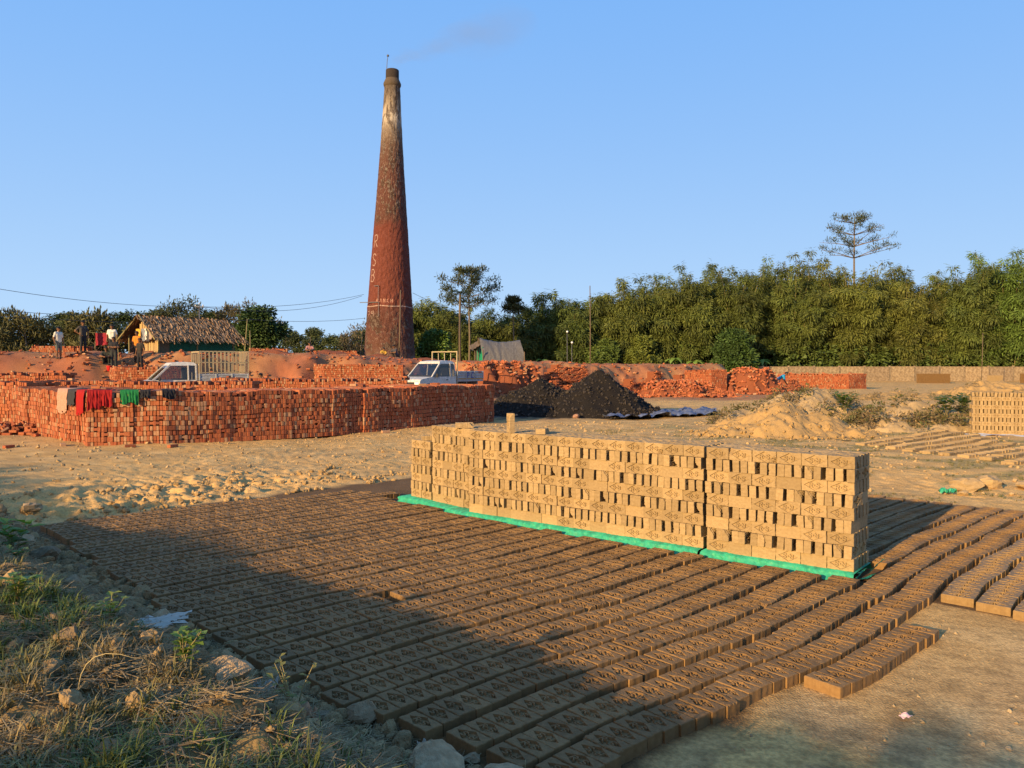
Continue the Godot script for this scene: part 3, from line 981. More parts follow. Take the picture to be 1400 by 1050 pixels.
func far_stacks() -> void:
	brick_wall("red_brick_stack", "small brick stack on top of the kiln bank behind the man in white", [Vector2(-28.4, -46.5), Vector2(-25.0, -46.5)], 5, 3, 2.5, 0, 0.3)
	brick_wall("red_brick_stack", "low red brick wall on the bank right of the thatched hut", [Vector2(-22.0, -66.0), Vector2(-18.8, -66.0)], 8, 3, 2.4, 0, 0.2)
	brick_wall("red_brick_stack", "low red brick wall on the bank left of the chimney", [Vector2(-17.6, -68.0), Vector2(-13.4, -68.0)], 7, 3, 2.4, 0, 0.3)
	brick_wall("red_brick_stack", "orange brick block right of the ruined kiln face with a dark end", [Vector2(12.4, -56.5), Vector2(13.7, -54.2), Vector2(14.9, -54.6)], 14, 5, -0.02, 0, 0.3, 0.05)
	brick_wall("red_brick_stack", "long orange brick stack behind the bending worker", [Vector2(22.4, -66.6), Vector2(27.6, -64.6), Vector2(29.6, -65.8)], 11, 6, -0.02, 0, 0.3, 0.1)
	# unfired bricks far off on the right: two stacks on plastic and a field of rows
	var t := thing("brick_stack", "stack of unfired tan bricks at the right edge past the clay mounds", "brick stack", Vector3(12.85, 0.03, -22.0), 0.0, "stacks of dry unfired bricks")
	var a := Vector3(0.93, 0, 0.37).normalized()
	var outw := Vector3(-0.37, 0, 0.93).normalized()
	var xfs := []
	for c in 9:
		if c % 2 == 0:
			for i in 14:
				for w in 2: xfs.append(Transform3D(Basis(a, outw, a.cross(outw)).rotated(Vector3.UP, R(-0.02, 0.02)), a * (0.12 + i * 0.2365) - outw * (0.08 + w * 0.42) + Vector3.UP * (0.0575 + c * 0.1155)))
		else:
			for i in 36: xfs.append(Transform3D(Basis(outw, a, outw.cross(a)).rotated(Vector3.UP, R(-0.06, 0.06)), a * (0.02 + i * 0.0925) - outw * 0.14 + Vector3.UP * (0.0575 + c * 0.1155)))
	for i in 36: xfs.append(Transform3D(Basis(outw, a, outw.cross(a)).rotated(outw, R(-0.2, 0.2)), a * (0.02 + i * 0.0925) - outw * 0.3 + Vector3.UP * (0.0575 + 9 * 0.1155)))
	for i in xfs.size():
		if i < 300: mi("brick", lo_brick[i % 3], M["dry%d" % (i % 4)], t, xfs[i])
	var hid := xfs.slice(300)
	multi("top_bricks", lo_brick[0], M.dry0, hid, PackedColorArray(), t)
	var st := st_new()
	box(st, Transform3D(Basis(a, Vector3.UP, a.cross(Vector3.UP)), a * 1.7 - outw * 0.32 + Vector3.UP * 0.5), Vector3(3.2, 0.98, 0.30))
	mi("packed_bricks", done(st), M.dry1, t)
	st = st_new(true)
	sheet(st, Vector3(12.6, 0.012, -22.05), Vector3(3.9, 0, 1.55), Vector3(0.25, 0, -0.62) * -1.0, 24, 6, 0.03)
	var pl := mi("plastic_sheet", done(st), mat(lin(0.55, 0.58, 0.60), 0.5))
	tag(pl, "whitish plastic sheet under the tan stack at the right edge", "plastic sheet")
	# rows of small bricks before it
	for j in 11:
		var p0 := Vector3(8.7, 0, -19.6).lerp(Vector3(9.9, 0, -14.2), j / 10.0)
		var dir := Vector3(0.80, 0, -0.60)
		var row := thing("brick_row", "thin far row of tan bricks before the right edge stack, %s from the back" % nth(j), "brick row", Vector3(p0.x, gh(p0.x, p0.z), p0.z), 0.0, "far rows of drying bricks")
		var list := []
		var n := int(3.6 / 0.125) if j > 3 else int(4.6 / 0.125)
		for i in n:
			var p := dir * (i * 0.125) + Vector3(0, 0, 0.05) * noise.get_noise_1d(i * 0.15 + j)
			var wp := row.position + p
			list.append(Transform3D(Basis(Vector3.UP, atan2(0.60, 0.80) + PI / 2 + R(-0.04, 0.04)), p + Vector3(0, gh(wp.x, wp.z) - row.position.y - 0.006, 0)))
		multi("bricks", lo_brick[0], M["dry%d" % (j % 4)], list, PackedColorArray(), row)
	# dark stacks and a rail far off before the wall
	for e in [[46.0, -86.0, 3.6, 1.15, "dark far brick stack before the concrete wall at the right"], [51.5, -84.0, 1.6, 1.0, "small pale far brick stack right of the dark one"], [55.8, -85.0, 1.9, 1.05, "black far stack near the sandy heap at the right"], [61.5, -83.0, 8.0, 0.9, "long pale far brick stack at the right picture edge"]]:
		var b := thing("brick_stack", e[4], "brick stack", Vector3(e[0], gh(e[0], e[1]), e[1]), 0.0, "far stacks before the wall")
		var lst := []
		for c in int(e[3] / 0.115):
			for i in int(e[2] / 0.085): lst.append(Transform3D(Basis(Vector3.BACK, Vector3.RIGHT, Vector3.DOWN).rotated(Vector3.UP, R(-0.1, 0.1)), Vector3(-e[2] / 2 + i * 0.085, 0.0575 + c * 0.1155, R(-0.03, 0.03))))
		multi("bricks", lo_brick[0], M.wet1 if e[4].begins_with("dark") or e[4].begins_with("black") else M.dry0, lst, PackedColorArray(), b)


func sheet(st: SurfaceTool, c: Vector3, a: Vector3, b: Vector3, n: int, m: int, amp: float) -> void:
	# a crumpled sheet lying from corner c along a and b
	var g := []
	for i in n + 1:
		var row := []
		for j in m + 1:
			var p := c + a * (float(i) / n) + b * (float(j) / m)
			var w := absf(noise.get_noise_2d(p.x * 1.0, p.z * 1.2)) + 0.35 * absf(noise.get_noise_2d(p.x * 3.4 + 3.0, p.z * 3.8))
			row.append(p + Vector3(0.12 * noise.get_noise_2d(p.x * 2.0, p.z * 2.0 + 9.0), amp * w * 2.0, 0.12 * noise.get_noise_2d(p.x * 2.0 + 9.0, p.z * 2.0)))
		g.append(row)
	for i in n:
		for j in m: quad(st, g[i][j], g[i + 1][j], g[i + 1][j + 1], g[i][j + 1])


# ---------------------------------------------------------------- ruined kiln face and loose bricks

func rubble_heap(called: String, label: String, cat: String, c: Vector3, sx: float, sz: float, h: float, count: int, tone: float, turn := 0.0, size := 1.0) -> void:
	# a mound of broken bricks: a core of dust and bricks lying every way over it
	var t := thing(called, label, cat, c, turn, "heaps of broken red brick")
	var shape := func(x: float, z: float) -> float:
		var q := Vector2(x / sx, z / sz).length() + 0.28 * noise.get_noise_2d(x * 0.9 + c.x, z * 0.9) + 0.12 * noise.get_noise_2d(x * 2.6, z * 2.6 + c.z)
		return h * pow(sst(1.0, 0.15, q), 0.8)
	var st := st_new(true)
	var n := 36
	for i in n:
		for j in n:
			var g := []
			for o in [[0, 0], [1, 0], [1, 1], [0, 1]]:
				var x: float = sx * 1.25 * (2.0 * (i + o[0]) / n - 1.0)
				var z: float = sz * 1.25 * (2.0 * (j + o[1]) / n - 1.0)
				g.append(Vector3(x, shape.call(x, z) - 0.06, z))
			if max(max(g[0].y, g[1].y), max(g[2].y, g[3].y)) < -0.03: continue
			quad(st, g[0], g[1], g[2], g[3])
	mi("dust_core", done(st), M.red_dust, t)
	var xfs := []
	var cols := PackedColorArray()
	while xfs.size() < count:
		var x := R(-1.15, 1.15) * sx
		var z := R(-1.15, 1.15) * sz
		var y: float = shape.call(x, z)
		if y < 0.02 and rng.randf() < 0.85: continue
		var bs := Basis(Vector3.UP, R(0, TAU)) * Basis(Vector3.RIGHT, R(-0.9, 0.9)) * Basis(Vector3.BACK, R(-0.9, 0.9))
		if rng.randf() < 0.4: bs = Basis(Vector3.UP, R(-0.3, 0.3)) * Basis(Vector3.RIGHT, PI / 2)
		xfs.append(Transform3D(bs.scaled_local(Vector3(R(0.45, 1.0), 1, 1) * size), Vector3(x, y + R(0.0, 0.05), z)))
		cols.append(red_tone(0.08) * R(0.9, 1.25) * tone)
	multi("loose_bricks", plain_brick, M.red, xfs, cols, t)


func kiln_face(label: String, a: Vector2, b: Vector2, top: float, steps_n: int, seed_: int) -> void:
	# part of the kiln's outer edge: courses of laid brick, broken away in ragged steps
	var t := thing("ruined_kiln_wall", label, "brick ruin", Vector3(a.x, gh(a.x, a.y), a.y), 0.0, "broken parts of the kiln's outer wall")
	var dir := Vector3(b.x - a.x, 0, b.y - a.y)
	var len := dir.length()
	dir /= len
	var outw := Vector3(-dir.z, 0, dir.x)
	var xfs := []
	var cols := PackedColorArray()
	var st := st_new()
	for k in steps_n:            # terraces of laid bricks stepping back up the bank
		var back := k * 0.62
		var hgt := top * (k + 1.0) / steps_n
		var n := int(len / 0.24)
		for i in n:
			var e := float(i) / n
			var cut := hgt * (0.62 + 0.55 * noise.get_noise_2d(i * 0.11 + seed_, k * 3.0)) + 0.25 * noise.get_noise_2d(i * 0.5, k + 7.0)
			cut *= sst(0.0, 0.12, e) * sst(1.0, 0.9, e) * 0.6 + 0.4
			var off := back + 0.5 * noise.get_noise_2d(i * 0.09 + seed_, k * 2.0 + 20.0)
			var nc := int(cut / 0.075)
			for c in range(max(0, nc - 12), nc):
				if rng.randf() < 0.1: continue
				var p := dir * (i * 0.24 + 0.12 * (c % 2)) - outw * (off + R(-0.05, 0.05)) + Vector3.UP * (c * 0.075 + 0.03)
				xfs.append(Transform3D(Basis(Vector3.UP, atan2(-dir.z, dir.x) + R(-0.05, 0.05)) * Basis(Vector3.RIGHT, PI / 2), p))
				cols.append(red_tone(0.03) * R(1.0, 1.25))
			if nc > 2: box(st, Transform3D(Basis(dir, Vector3.UP, dir.cross(Vector3.UP)), dir * (i * 0.24) - outw * (off + 0.38) + Vector3.UP * (nc * 0.0375 - 0.03)), Vector3(0.26, nc * 0.075 - 0.02, 0.60))
	mi("packed_bricks", done(st), M.red_dust, t)
	multi("laid_bricks", plain_brick, M.red, xfs, cols, t)


func rubble() -> void:
	M.red_dust = mat(lin(0.27, 0.085, 0.038), 0.97, M.fine, 2.0, M.gritty_n, 1.0)
	kiln_face("broken orange kiln wall left of the coal heaps", Vector2(-1.6, -43.5), Vector2(3.4, -46.0), 1.75, 3, 3)
	kiln_face("broken stepped kiln wall right behind the two coal heaps", Vector2(2.6, -45.6), Vector2(6.6, -48.6), 2.0, 3, 8)
	kiln_face("broken kiln wall right of the coal heap's tall peak", Vector2(7.4, -49.5), Vector2(12.0, -53.0), 1.7, 2, 15)
	rubble_heap("brick_heap", "heap of broken orange bricks right behind the coal", "brick heap", Vector3(10.6, 0.0, -50.2), 3.4, 1.7, 0.95, 1100, 1.1)
	rubble_heap("brick_heap", "orange broken brick heap between the brick block and the worker", "brick heap", Vector3(16.9, 0.0, -55.5), 2.6, 2.0, 1.75, 700, 1.15)
	rubble_heap("brick_heap", "low spread of broken brick next to the bending worker", "brick heap", Vector3(20.6, 0.0, -62.0), 2.4, 1.6, 0.95, 450, 1.0)
	rubble_heap("brick_heap", "brick rubble on the bank behind the right pickup's bed", "brick heap", Vector3(-0.6, 0.15, -45.6), 3.4, 2.2, 2.0, 800, 1.1)
	rubble_heap("brick_heap", "loose bricks at the foot of the shaded left stack", "brick heap", Vector3(-14.1, -0.02, -22.1), 2.3, 0.75, 0.28, 260, 0.9)
	rubble_heap("brick_heap", "brick rubble under the chimney's left foot", "brick heap", Vector3(-9.0, 1.75, -55.0), 4.5, 2.0, 0.55, 520, 1.1)
	# bricks strewn along the bank's edge before the workers
	var strewn := []
	var tones := PackedColorArray()
	for i in 240:
		var x := R(-29.0, -16.5) if i < 150 else R(-14.0, 14.0)
		var z := interp(hill_x, hill_z, x) - R(1.5, 4.5)
		strewn.append(Transform3D(Basis(Vector3.UP, R(0, TAU)) * Basis(Vector3.RIGHT, PI / 2 + R(-0.4, 0.4)), Vector3(x, gh(x, z) + 0.04, z)))
		tones.append(red_tone(0.3) * R(0.9, 1.3))
	var so := multi("strewn_bricks", plain_brick, M.red, strewn, tones)
	tag(so, "broken bricks strewn along the top edge of the kiln bank", "bricks")
	for e in [[-24.5, -47.0, 2.2, 1.0, 0.30, "reddish earth hump below the man in white"], [-15.6, -51.5, 2.2, 1.2, 0.55, "red earth hump on the bank right of the left pickup"], [-14.0, -60.0, 2.6, 1.5, 0.5, "small red earth hump behind the left pickup"], [-10.5, -62.0, 2.0, 1.2, 0.45, "red earth hump left of the chimney's foot"], [-6.5, -58.0, 2.6, 1.2, 0.35, "red earth hump right of the chimney's foot"]]:
		var st := st_new(true)
		heap_shape(st, e[2], e[3], e[4], 26, 0.25, float(e[0]))
		var o := mi("earth_hump", done(st), M.red_dust, null, Transform3D(Basis.IDENTITY, Vector3(e[0], gh(e[0], e[1]) - 0.05, e[1])))
		tag(o, e[5], "earth heap", "red earth humps on the kiln bank")
	# single loose bricks on the open ground before the wall
	for e in [[-8.9, -18.35, "lone red brick on the sand below the green cloth"], [-8.0, -18.55, "red brick leaning at the wall's foot below the black cloths"], [-11.9, -18.6, "lone dark brick on the sand left of the wall's corner"], [-3.6, -22.4, "red half brick at the foot of the long wall"], [-10.7, -18.75, "broken red brick at the foot of the wall's corner"]]:
		var o := mi("loose_brick", plain_brick, M["red%d" % (rng.randi() % 8)], null, Transform3D(Basis(Vector3.UP, R(0, 3)) * Basis(Vector3.RIGHT, PI / 2), Vector3(e[0], gh(e[0], e[1]) + 0.032, e[1])))
		tag(o, e[2], "brick")


func heap_shape(st: SurfaceTool, sx: float, sz: float, h: float, n: int, rough: float, sd: float, peak := 1.0) -> void:
	for i in n:
		for j in n:
			var g := []
			for o in [[0, 0], [1, 0], [1, 1], [0, 1]]:
				var x: float = sx * 1.2 * (2.0 * (i + o[0]) / n - 1.0)
				var z: float = sz * 1.2 * (2.0 * (j + o[1]) / n - 1.0)
				g.append(Vector3(x, heap_at(x, z, sx, sz, h, rough, sd, peak), z))
			if max(max(g[0].y, g[1].y), max(g[2].y, g[3].y)) < 0.0: continue
			quad(st, g[0], g[1], g[2], g[3])


func heap_at(x: float, z: float, sx: float, sz: float, h: float, rough: float, sd: float, peak: float) -> float:
	var q := Vector2(x / sx, z / sz).length() + rough * (0.6 * noise.get_noise_2d(x * 0.8 + sd, z * 0.8) + 0.3 * noise.get_noise_2d(x * 2.3 + sd, z * 2.3) + 0.12 * noise.get_noise_2d(x * 7.0 + sd, z * 7.0))
	return h * pow(clampf(1.0 - q, 0.0, 1.0), peak) * 1.05 - 0.06


# ---------------------------------------------------------------- concrete wall before the grove

func compound_wall() -> void:
	var t := thing("compound_wall", "long pale concrete panel wall in front of the bamboo grove", "wall", Vector3(0, 0, -98.0))
	var panel := st_new()
	bx(panel, Vector3(0, 0.88, 0), Vector3(3.02, 1.8, 0.10), 0.01)
	bx(panel, Vector3(0, 0.55, 0.03), Vector3(3.02, 0.05, 0.10), 0.01)
	bx(panel, Vector3(0, 1.15, 0.03), Vector3(3.02, 0.05, 0.10), 0.01)
	bx(panel, Vector3(0, 1.80, 0.02), Vector3(3.02, 0.08, 0.14), 0.02)
	var pm := done(panel)
	var post := st_new()
	bx(post, Vector3(0, 0.94, 0), Vector3(0.22, 1.94, 0.22), 0.02)
	var qm := done(post)
	var tones := []
	for k in 4: tones.append(mat(lin(0.36 * [1.0, 0.85, 1.1, 0.95][k], 0.275 * [1.0, 0.85, 1.08, 0.97][k], 0.175 * [1.0, 0.9, 1.05, 1.0][k]), 0.95, M.mottle, 0.45, M.gritty_n, 0.5))
	for i in 34:
		var x := -8.0 + i * 3.25
		var z := 1.0 if i < 10 else 1.0 - (i - 10) * 0.25
		mi("panel", pm, tones[rng.randi() % 4], t, Transform3D(Basis(Vector3.UP, R(-0.01, 0.01)), Vector3(x + 1.62, 0.0 + R(-0.03, 0.03), z)))
		mi("post", qm, tones[rng.randi() % 4], t, Transform3D(Basis.IDENTITY, Vector3(x, 0.02, z + 0.05)))


# ---------------------------------------------------------------- trees

func spray(n: int, rad: float, ll: float, lw: float, droop: float, sd: int) -> ArrayMesh:
	# a handful of leaves about a twig
	var g := RandomNumberGenerator.new()
	g.seed = sd
	var st := st_new()
	for i in n:
		var d := Vector3(g.randf_range(-1, 1), g.randf_range(-0.6, 0.9), g.randf_range(-1, 1)).normalized()
		var p := d * rad * pow(g.randf(), 0.5)
		var t := (d + Vector3(0, -droop, 0) + Vector3(g.randf_range(-0.6, 0.6), g.randf_range(-0.4, 0.4), g.randf_range(-0.6, 0.6))).normalized()
		var s := t.cross(Vector3(g.randf_range(-1, 1), g.randf_range(0.2, 1), g.randf_range(-1, 1))).normalized()
		var l := ll * g.randf_range(0.7, 1.25)
		var w := lw * g.randf_range(0.7, 1.2)
		var up := s.cross(t) * w * 0.25
		quad(st, p, p + t * l * 0.45 + s * w * 0.5 + up, p + t * l, p + t * l * 0.45 - s * w * 0.5 + up)
	return done(st)


var sprays := {}


func crown(called: String, parent: Node3D, lumps: Array, kind: String, per: int, tint: Color, vary: float, sd: int) -> void:
	# lumps: [centre, radius]; sprays sit over the outside of each lump
	var g := RandomNumberGenerator.new()
	g.seed = sd
	var xfs := []
	var cols := PackedColorArray()
	for l in lumps:
		var lt := g.randf_range(1.0 - vary, 1.0 + vary)
		var yel := g.randf()
		for i in (maxi(2, int(per * clampf(l[1] / 0.9, 0.1, 1.0))) if kind == "bamboo" else per):
			var d := Vector3(g.randf_range(-1, 1), g.randf_range(-0.75, 1), g.randf_range(-1, 1)).normalized()
			var r: float = l[1] * g.randf_range(0.45, 1.0)
			var p: Vector3 = l[0] + Vector3(d.x * r, d.y * r * 0.8, d.z * r)
			xfs.append(Transform3D(Basis(Vector3.UP, g.randf() * TAU).rotated(Vector3.RIGHT, g.randf_range(-0.5, 0.5)).scaled(Vector3.ONE * g.randf_range(0.7, 1.25)), p))
			var c := tint * lt * g.randf_range(0.75, 1.25)
			cols.append(c.lerp(Color(c.r * 1.6, c.g * 1.15, c.b), 0.3 * yel * g.randf()))
	multi(called, sprays[kind], M.leaf, xfs, cols, parent)


func bush_lumps(w: float, base: float, h: float, n: int, r: float, sd: int, taper := 0.35) -> Array:
	# lumps over the surface and inside of an uneven dome
	var g := RandomNumberGenerator.new()
	g.seed = sd
	var out := []
	for i in n:
		var f := pow(g.randf(), 0.85)
		var y := base + (h - base) * f
		var wide: float = w * 0.5 * sqrt(max(0.05, 1.0 - pow(absf(f - taper) / (1.02 - taper if f > taper else taper + 0.25), 2.0)))
		var a := g.randf() * TAU
		var rr: float = wide * (sqrt(g.randf()) * 0.45 + 0.55) - r * 0.5
		out.append([Vector3(cos(a) * rr, y - r * 0.6, sin(a) * rr), r * g.randf_range(0.7, 1.3)])
	return out


func trunk(parent: Node3D, h: float, r: float, limbs: Array, m: Material, sd: int) -> void:
	var g := RandomNumberGenerator.new()
	g.seed = sd
	var st := st_new(true)
	var sway := Vector3(g.randf_range(-0.3, 0.3), 0, g.randf_range(-0.3, 0.3))
	var spine := []
	for i in 7: spine.append(Vector3(0, -0.25 + (h + 0.25) * i / 6.0, 0) + sway * sin(i * 0.9) * 0.35)
	tube(st, spine, r, r * 0.3, 8)
	for l in limbs:
		var c: Vector3 = l[0]
		var f := clampf((c.y - 0.18 * h) / h * 0.8, 0.12, 0.9)
		var s: Vector3 = spine[int(f * 6)]
		var mid := s.lerp(c, 0.5) + Vector3(0, -0.06 * h * 0.5, 0)
		tube(st, [s, mid, c], r * 0.34 * (1.1 - f * 0.5), r * 0.07, 5, false)
	mi("trunk", done(st), m, parent)


func leafy_tree(called: String, label: String, cat: String, at: Vector3, h: float, w: float, low: float, n: int, r: float, per: int, kind: String, tint: Color, sd: int, group := "", vary := 0.22) -> Node3D:
	var t := thing(called, label, cat, at, 0.0, group)
	var l := bush_lumps(w, low, h, n, r, sd)
	trunk(t, h * 0.8, 0.03 * h * 0.55 + 0.04, l.slice(0, 10), M.bark, sd)
	crown("crown", t, l, kind, per, tint, vary, sd + 1)
	return t


func bamboo_clump(sd: int, h: float, w: float) -> Array:
	# arching culms whose ends hang in plumes: returns [culm mesh, lumps]
	var g := RandomNumberGenerator.new()
	g.seed = sd
	var st := st_new(true)
	var lumps := []
	for i in 34:
		var a := g.randf() * TAU
		var reach := w * 0.5 * sqrt(g.randf()) * 1.05
		var hh := h * g.randf_range(0.55, 1.0) * (1.0 - 0.18 * reach / (w * 0.5))
		var foot := Vector3(cos(a), 0, sin(a)) * reach * 0.35
		var d := Vector3(cos(a), 0, sin(a))
		var pts := []
		for k in 7:
			var f := k / 6.0
			pts.append(foot + d * reach * 0.65 * f * f + Vector3(0, hh * (f - 0.16 * pow(f, 4.0)), 0))
		tube(st, pts, 0.05, 0.015, 4, false)
		for k in 3:
			var f := 0.36 + 0.64 * (k + g.randf() * 0.8) / 3.0
			var q := clampf(f * 6.0, 0.0, 5.99)
			var p: Vector3 = pts[int(q)].lerp(pts[int(q) + 1], q - int(q))
			p += d * g.randf_range(0.1, 0.7) + Vector3(g.randf_range(-0.5, 0.5), g.randf_range(-0.5, 0.2), g.randf_range(-0.5, 0.5))
			lumps.append([p, g.randf_range(0.55, 1.6)])
	for i in 8:    # bare canes that reach above the rest, thinly leaved, bowing at the tip
		var a := g.randf() * TAU
		var d := Vector3(cos(a), 0, sin(a))
		var reach := w * 0.5 * g.randf_range(0.4, 1.1)
		var hh := h * g.randf_range(0.80, 0.98)
		var pts := []
		for k in 9:
			var f := k / 8.0
			pts.append(d * (reach * 0.3 + reach * 0.7 * f * f) + Vector3(0, hh * (f - 0.13 * pow(f, 5.0)), 0))
		tube(st, pts, 0.055, 0.012, 4, false)
		for k in 6:
			var q := 4.6 + 3.3 * k / 5.0
			lumps.append([pts[int(q)].lerp(pts[int(q) + 1], q - int(q)) + Vector3(g.randf_range(-0.3, 0.3), -0.15, g.randf_range(-0.3, 0.3)), g.randf_range(0.12, 0.30)])
	for i in 24:   # low skirts that hang down over the wall
		var a := g.randf() * TAU
		lumps.append([Vector3(cos(a) * w * 0.5 * g.randf_range(0.5, 1.0), g.randf_range(1.6, h * 0.45), sin(a) * w * 0.5 * g.randf_range(0.5, 1.0)), g.randf_range(0.8, 1.5)])
	return [done(st), lumps]


func trees() -> void:
	sprays.bamboo = spray(24, 0.55, 0.55, 0.12, 0.9, 5)
	sprays.broad = spray(24, 0.50, 0.34, 0.20, 0.2, 6)
	sprays.airy = spray(14, 0.55, 0.30, 0.12, 0.1, 7)
	sprays.fine = spray(26, 0.34, 0.20, 0.09, 0.2, 8)
	var olive := Color(0.066, 0.096, 0.021)
	var dark := Color(0.034, 0.055, 0.016)
	var fresh := Color(0.085, 0.14, 0.028)
	# the bamboo grove behind the wall, front row then back row
	var at_x := PackedFloat32Array([-13.7, -9.8, -5.9, -1.0, 3.9, 7.8, 12.7, 16.6, 19.6, 23.5, 29.4, 35.2, 41.1, 47.0, 52.8, 58.7, 63.6, 68.5, 78.3])
	var height := PackedFloat32Array([11.2, 10.7, 9.3, 8.6, 10.2, 11.5, 11.3, 13.7, 15.0, 15.6, 15.0, 15.8, 16.4, 16.0, 14.5, 15.0, 17.0, 18.8, 19.7])   # how tall the grove stands along the wall
	var protos := []
	for k in 3: protos.append(bamboo_clump(50 + k, 12.0, 8.4))
	var i := 0
	var x := -13.5
	while x < 84.0:
		var back := i % 2
		var z := -103.5 - back * 4.5 - R(0.0, 1.2)
		var h: float = interp(at_x, height, x) * R(0.88, 1.06) + back * 0.6
		var right := x > 62.0
		var pr: Array = protos[i % 3]
		var t := thing("bamboo_clump", "bamboo clump in the grove behind the wall, %s from the chimney side" % nth(i), "bamboo", Vector3(x, 0, z), R(0, TAU), "bamboo clumps behind the wall")
		var s := h / 9.9
		mi("culms", pr[0], M.bamboo, t, Transform3D(Basis.IDENTITY.scaled(Vector3(1, s, 1)), Vector3.ZERO))
		var lumps := []
		for l in pr[1]: lumps.append([l[0] * Vector3(1, s, 1), l[1]])
		if s > 1.25:
			for l in pr[1].slice(0, 45): lumps.append([Vector3(-l[0].z, l[0].y * s * 0.93 + 0.4, l[0].x), l[1]])
		crown("leaves", t, lumps, "bamboo", 15, (fresh if right else olive.lerp(Color(0.105, 0.115, 0.024), rng.randf() * rng.randf())) * R(0.82, 1.15), 0.36, 900 + i)
		i += 1
		x += 3.5 * R(0.85, 1.15) * (1.0 if x < 68.0 else 1.4)
	# low growth that fills the grove's foot behind the wall
	var low := []
	var lowc := PackedColorArray()
	for k in 2600:
		low.append(Transform3D(Basis(Vector3.UP, R(0, TAU)).scaled(Vector3.ONE * R(1.0, 2.0)), Vector3(R(-14.0, 84.0), R(0.2, 4.6), R(-108.0, -101.0))))
		lowc.append(olive * R(0.8, 1.25))
	var under := multi("undergrowth", sprays.broad, M.leaf, low, lowc)
	tag(under, "leafy undergrowth at the foot of the bamboo grove", "undergrowth")
	# trees that stand before or above the grove
	var dome := leafy_tree("round_tree", "round bright green bush leaning over the wall left of the blue worker", "tree", Vector3(27.2, 0, -96.0), 6.4, 5.0, 1.2, 40, 0.85, 16, "broad", Color(0.045, 0.085, 0.02), 71)
	leafy_tree("round_tree", "light green bush behind the wall above the coal heap's right side", "tree", Vector3(11.8, 0, -100.5), 5.2, 4.6, 1.0, 34, 0.8, 16, "broad", Color(0.075, 0.115, 0.024), 72)
	leafy_tree("round_tree", "yellow green leafy bush behind the wall above the broken bricks", "tree", Vector3(16.4, 0, -100.0), 5.4, 4.2, 1.0, 30, 0.8, 16, "broad", Color(0.095, 0.12, 0.022), 73)
	leafy_tree("round_tree", "light green bush beside the grey tarpaulin hut", "tree", Vector3(-8.3, 1.2, -86.0), 4.6, 3.6, 0.8, 26, 0.7, 16, "broad", Color(0.075, 0.13, 0.022), 74)
	for b in [[20.4, -99.6, 3.4, "under the tall grove, left of the round bush"], [23.2, -99.8, 3.0, "behind the wall touching the round bush"], [4.0, -99.4, 3.2, "right of the tarpaulin hut, larger plant"], [1.4, -99.2, 2.8, "right of the tarpaulin hut, smaller plant"], [31.5, -99.6, 3.2, "behind the wall right of the round bush"]]:
		banana(Vector3(b[0], 0, b[1]), b[2], b[3])
	umbrella_tree("tall bare-limbed tree with flat tiers rising above the bamboo grove", Vector3(56.2, 0, -130.0), 26.3, 13.4, 19.6, 4, 0.5, 81)
	umbrella_tree("tall thin tree with flat airy crown right of the chimney", Vector3(-5.3, 0, -97.0), 13.4, 8.4, 9.0, 4, 0.9, 82)
	umbrella_tree("small thin tree with a tufted top above the tarpaulin hut", Vector3(0.15, 0, -97.0), 10.0, 2.2, 8.6, 2, 1.0, 83)
	palm("dark crowned palm standing beside the tarpaulin hut", Vector3(-4.75, 1.6, -72.0), 7.0)
	# trees on the left behind the bank
	var left := [[-88, -118, 8.2, 9, 0], [-80, -116, 9.2, 9, 0], [-74, -112, 8.6, 9, 0], [-68, -118, 9.6, 10, 0], [-62, -112, 9.4, 9, 1], [-56, -116, 10.2, 10, 0], [-50, -112, 9.6, 9, 1], [-45, -117, 10.4, 9, 0], [-40, -106, 9.0, 8, 0]]
	var words := ["leftmost", "second from left", "third from left", "fourth from left", "fifth from left", "sixth from left", "seventh from left", "eighth from left", "ninth from left"]
	for k in left.size():
		var e: Array = left[k]
		leafy_tree("leafy_tree", "dark tree in the left background behind the workers, %s" % words[k], "tree", Vector3(e[0], 0, e[1]), e[2], e[3], 1.5, 46, 1.25, 16, "broad", dark * R(0.95, 1.2) if e[4] == 0 else Color(0.06, 0.075, 0.022), 100 + k, "trees in the left background")
	leafy_tree("leafy_tree", "spreading thin-leaved tree behind the thatched hut's left end", "tree", Vector3(-31.5, 1.8, -76.0), 6.3, 6.6, 2.6, 26, 0.7, 14, "airy", Color(0.05, 0.062, 0.025), 121)
	leafy_tree("leafy_tree", "brownish thin-leaved tree behind the thatched hut's right end", "tree", Vector3(-27.2, 1.8, -80.0), 6.2, 8.6, 1.6, 36, 0.7, 13, "airy", Color(0.085, 0.075, 0.035), 122)
	leafy_tree("leafy_tree", "dense dark green tree right of the thatched hut", "tree", Vector3(-23.6, 1.8, -74.0), 5.6, 4.6, 1.0, 38, 0.75, 16, "broad", Color(0.035, 0.068, 0.018), 123)
	for e in [[-41.5, -150, 8.5, 8, "pale far tree left of the chimney, first from the hut"], [-36.5, -146, 8.9, 7, "pale far tree left of the chimney, second from the hut"], [-31.5, -142, 7.6, 7, "pale far tree left of the chimney, third from the hut"], [-28.0, -148, 8.6, 7, "pale far tree left of the chimney, next to the shaft"]]:
		leafy_tree("leafy_tree", e[4], "tree", Vector3(e[0], 0, e[1]), e[2], e[3], 1.0, 36, 1.0, 13, "broad", Color(0.060, 0.080, 0.030), 140 + int(e[0]), "far trees left of the chimney")
	leafy_tree("leafy_tree", "leafless grey shrubby tree left of the chimney's foot", "tree", Vector3(-17.6, 1.8, -92.0), 5.0, 5.5, 1.2, 20, 0.7, 6, "airy", Color(0.10, 0.085, 0.05), 150)
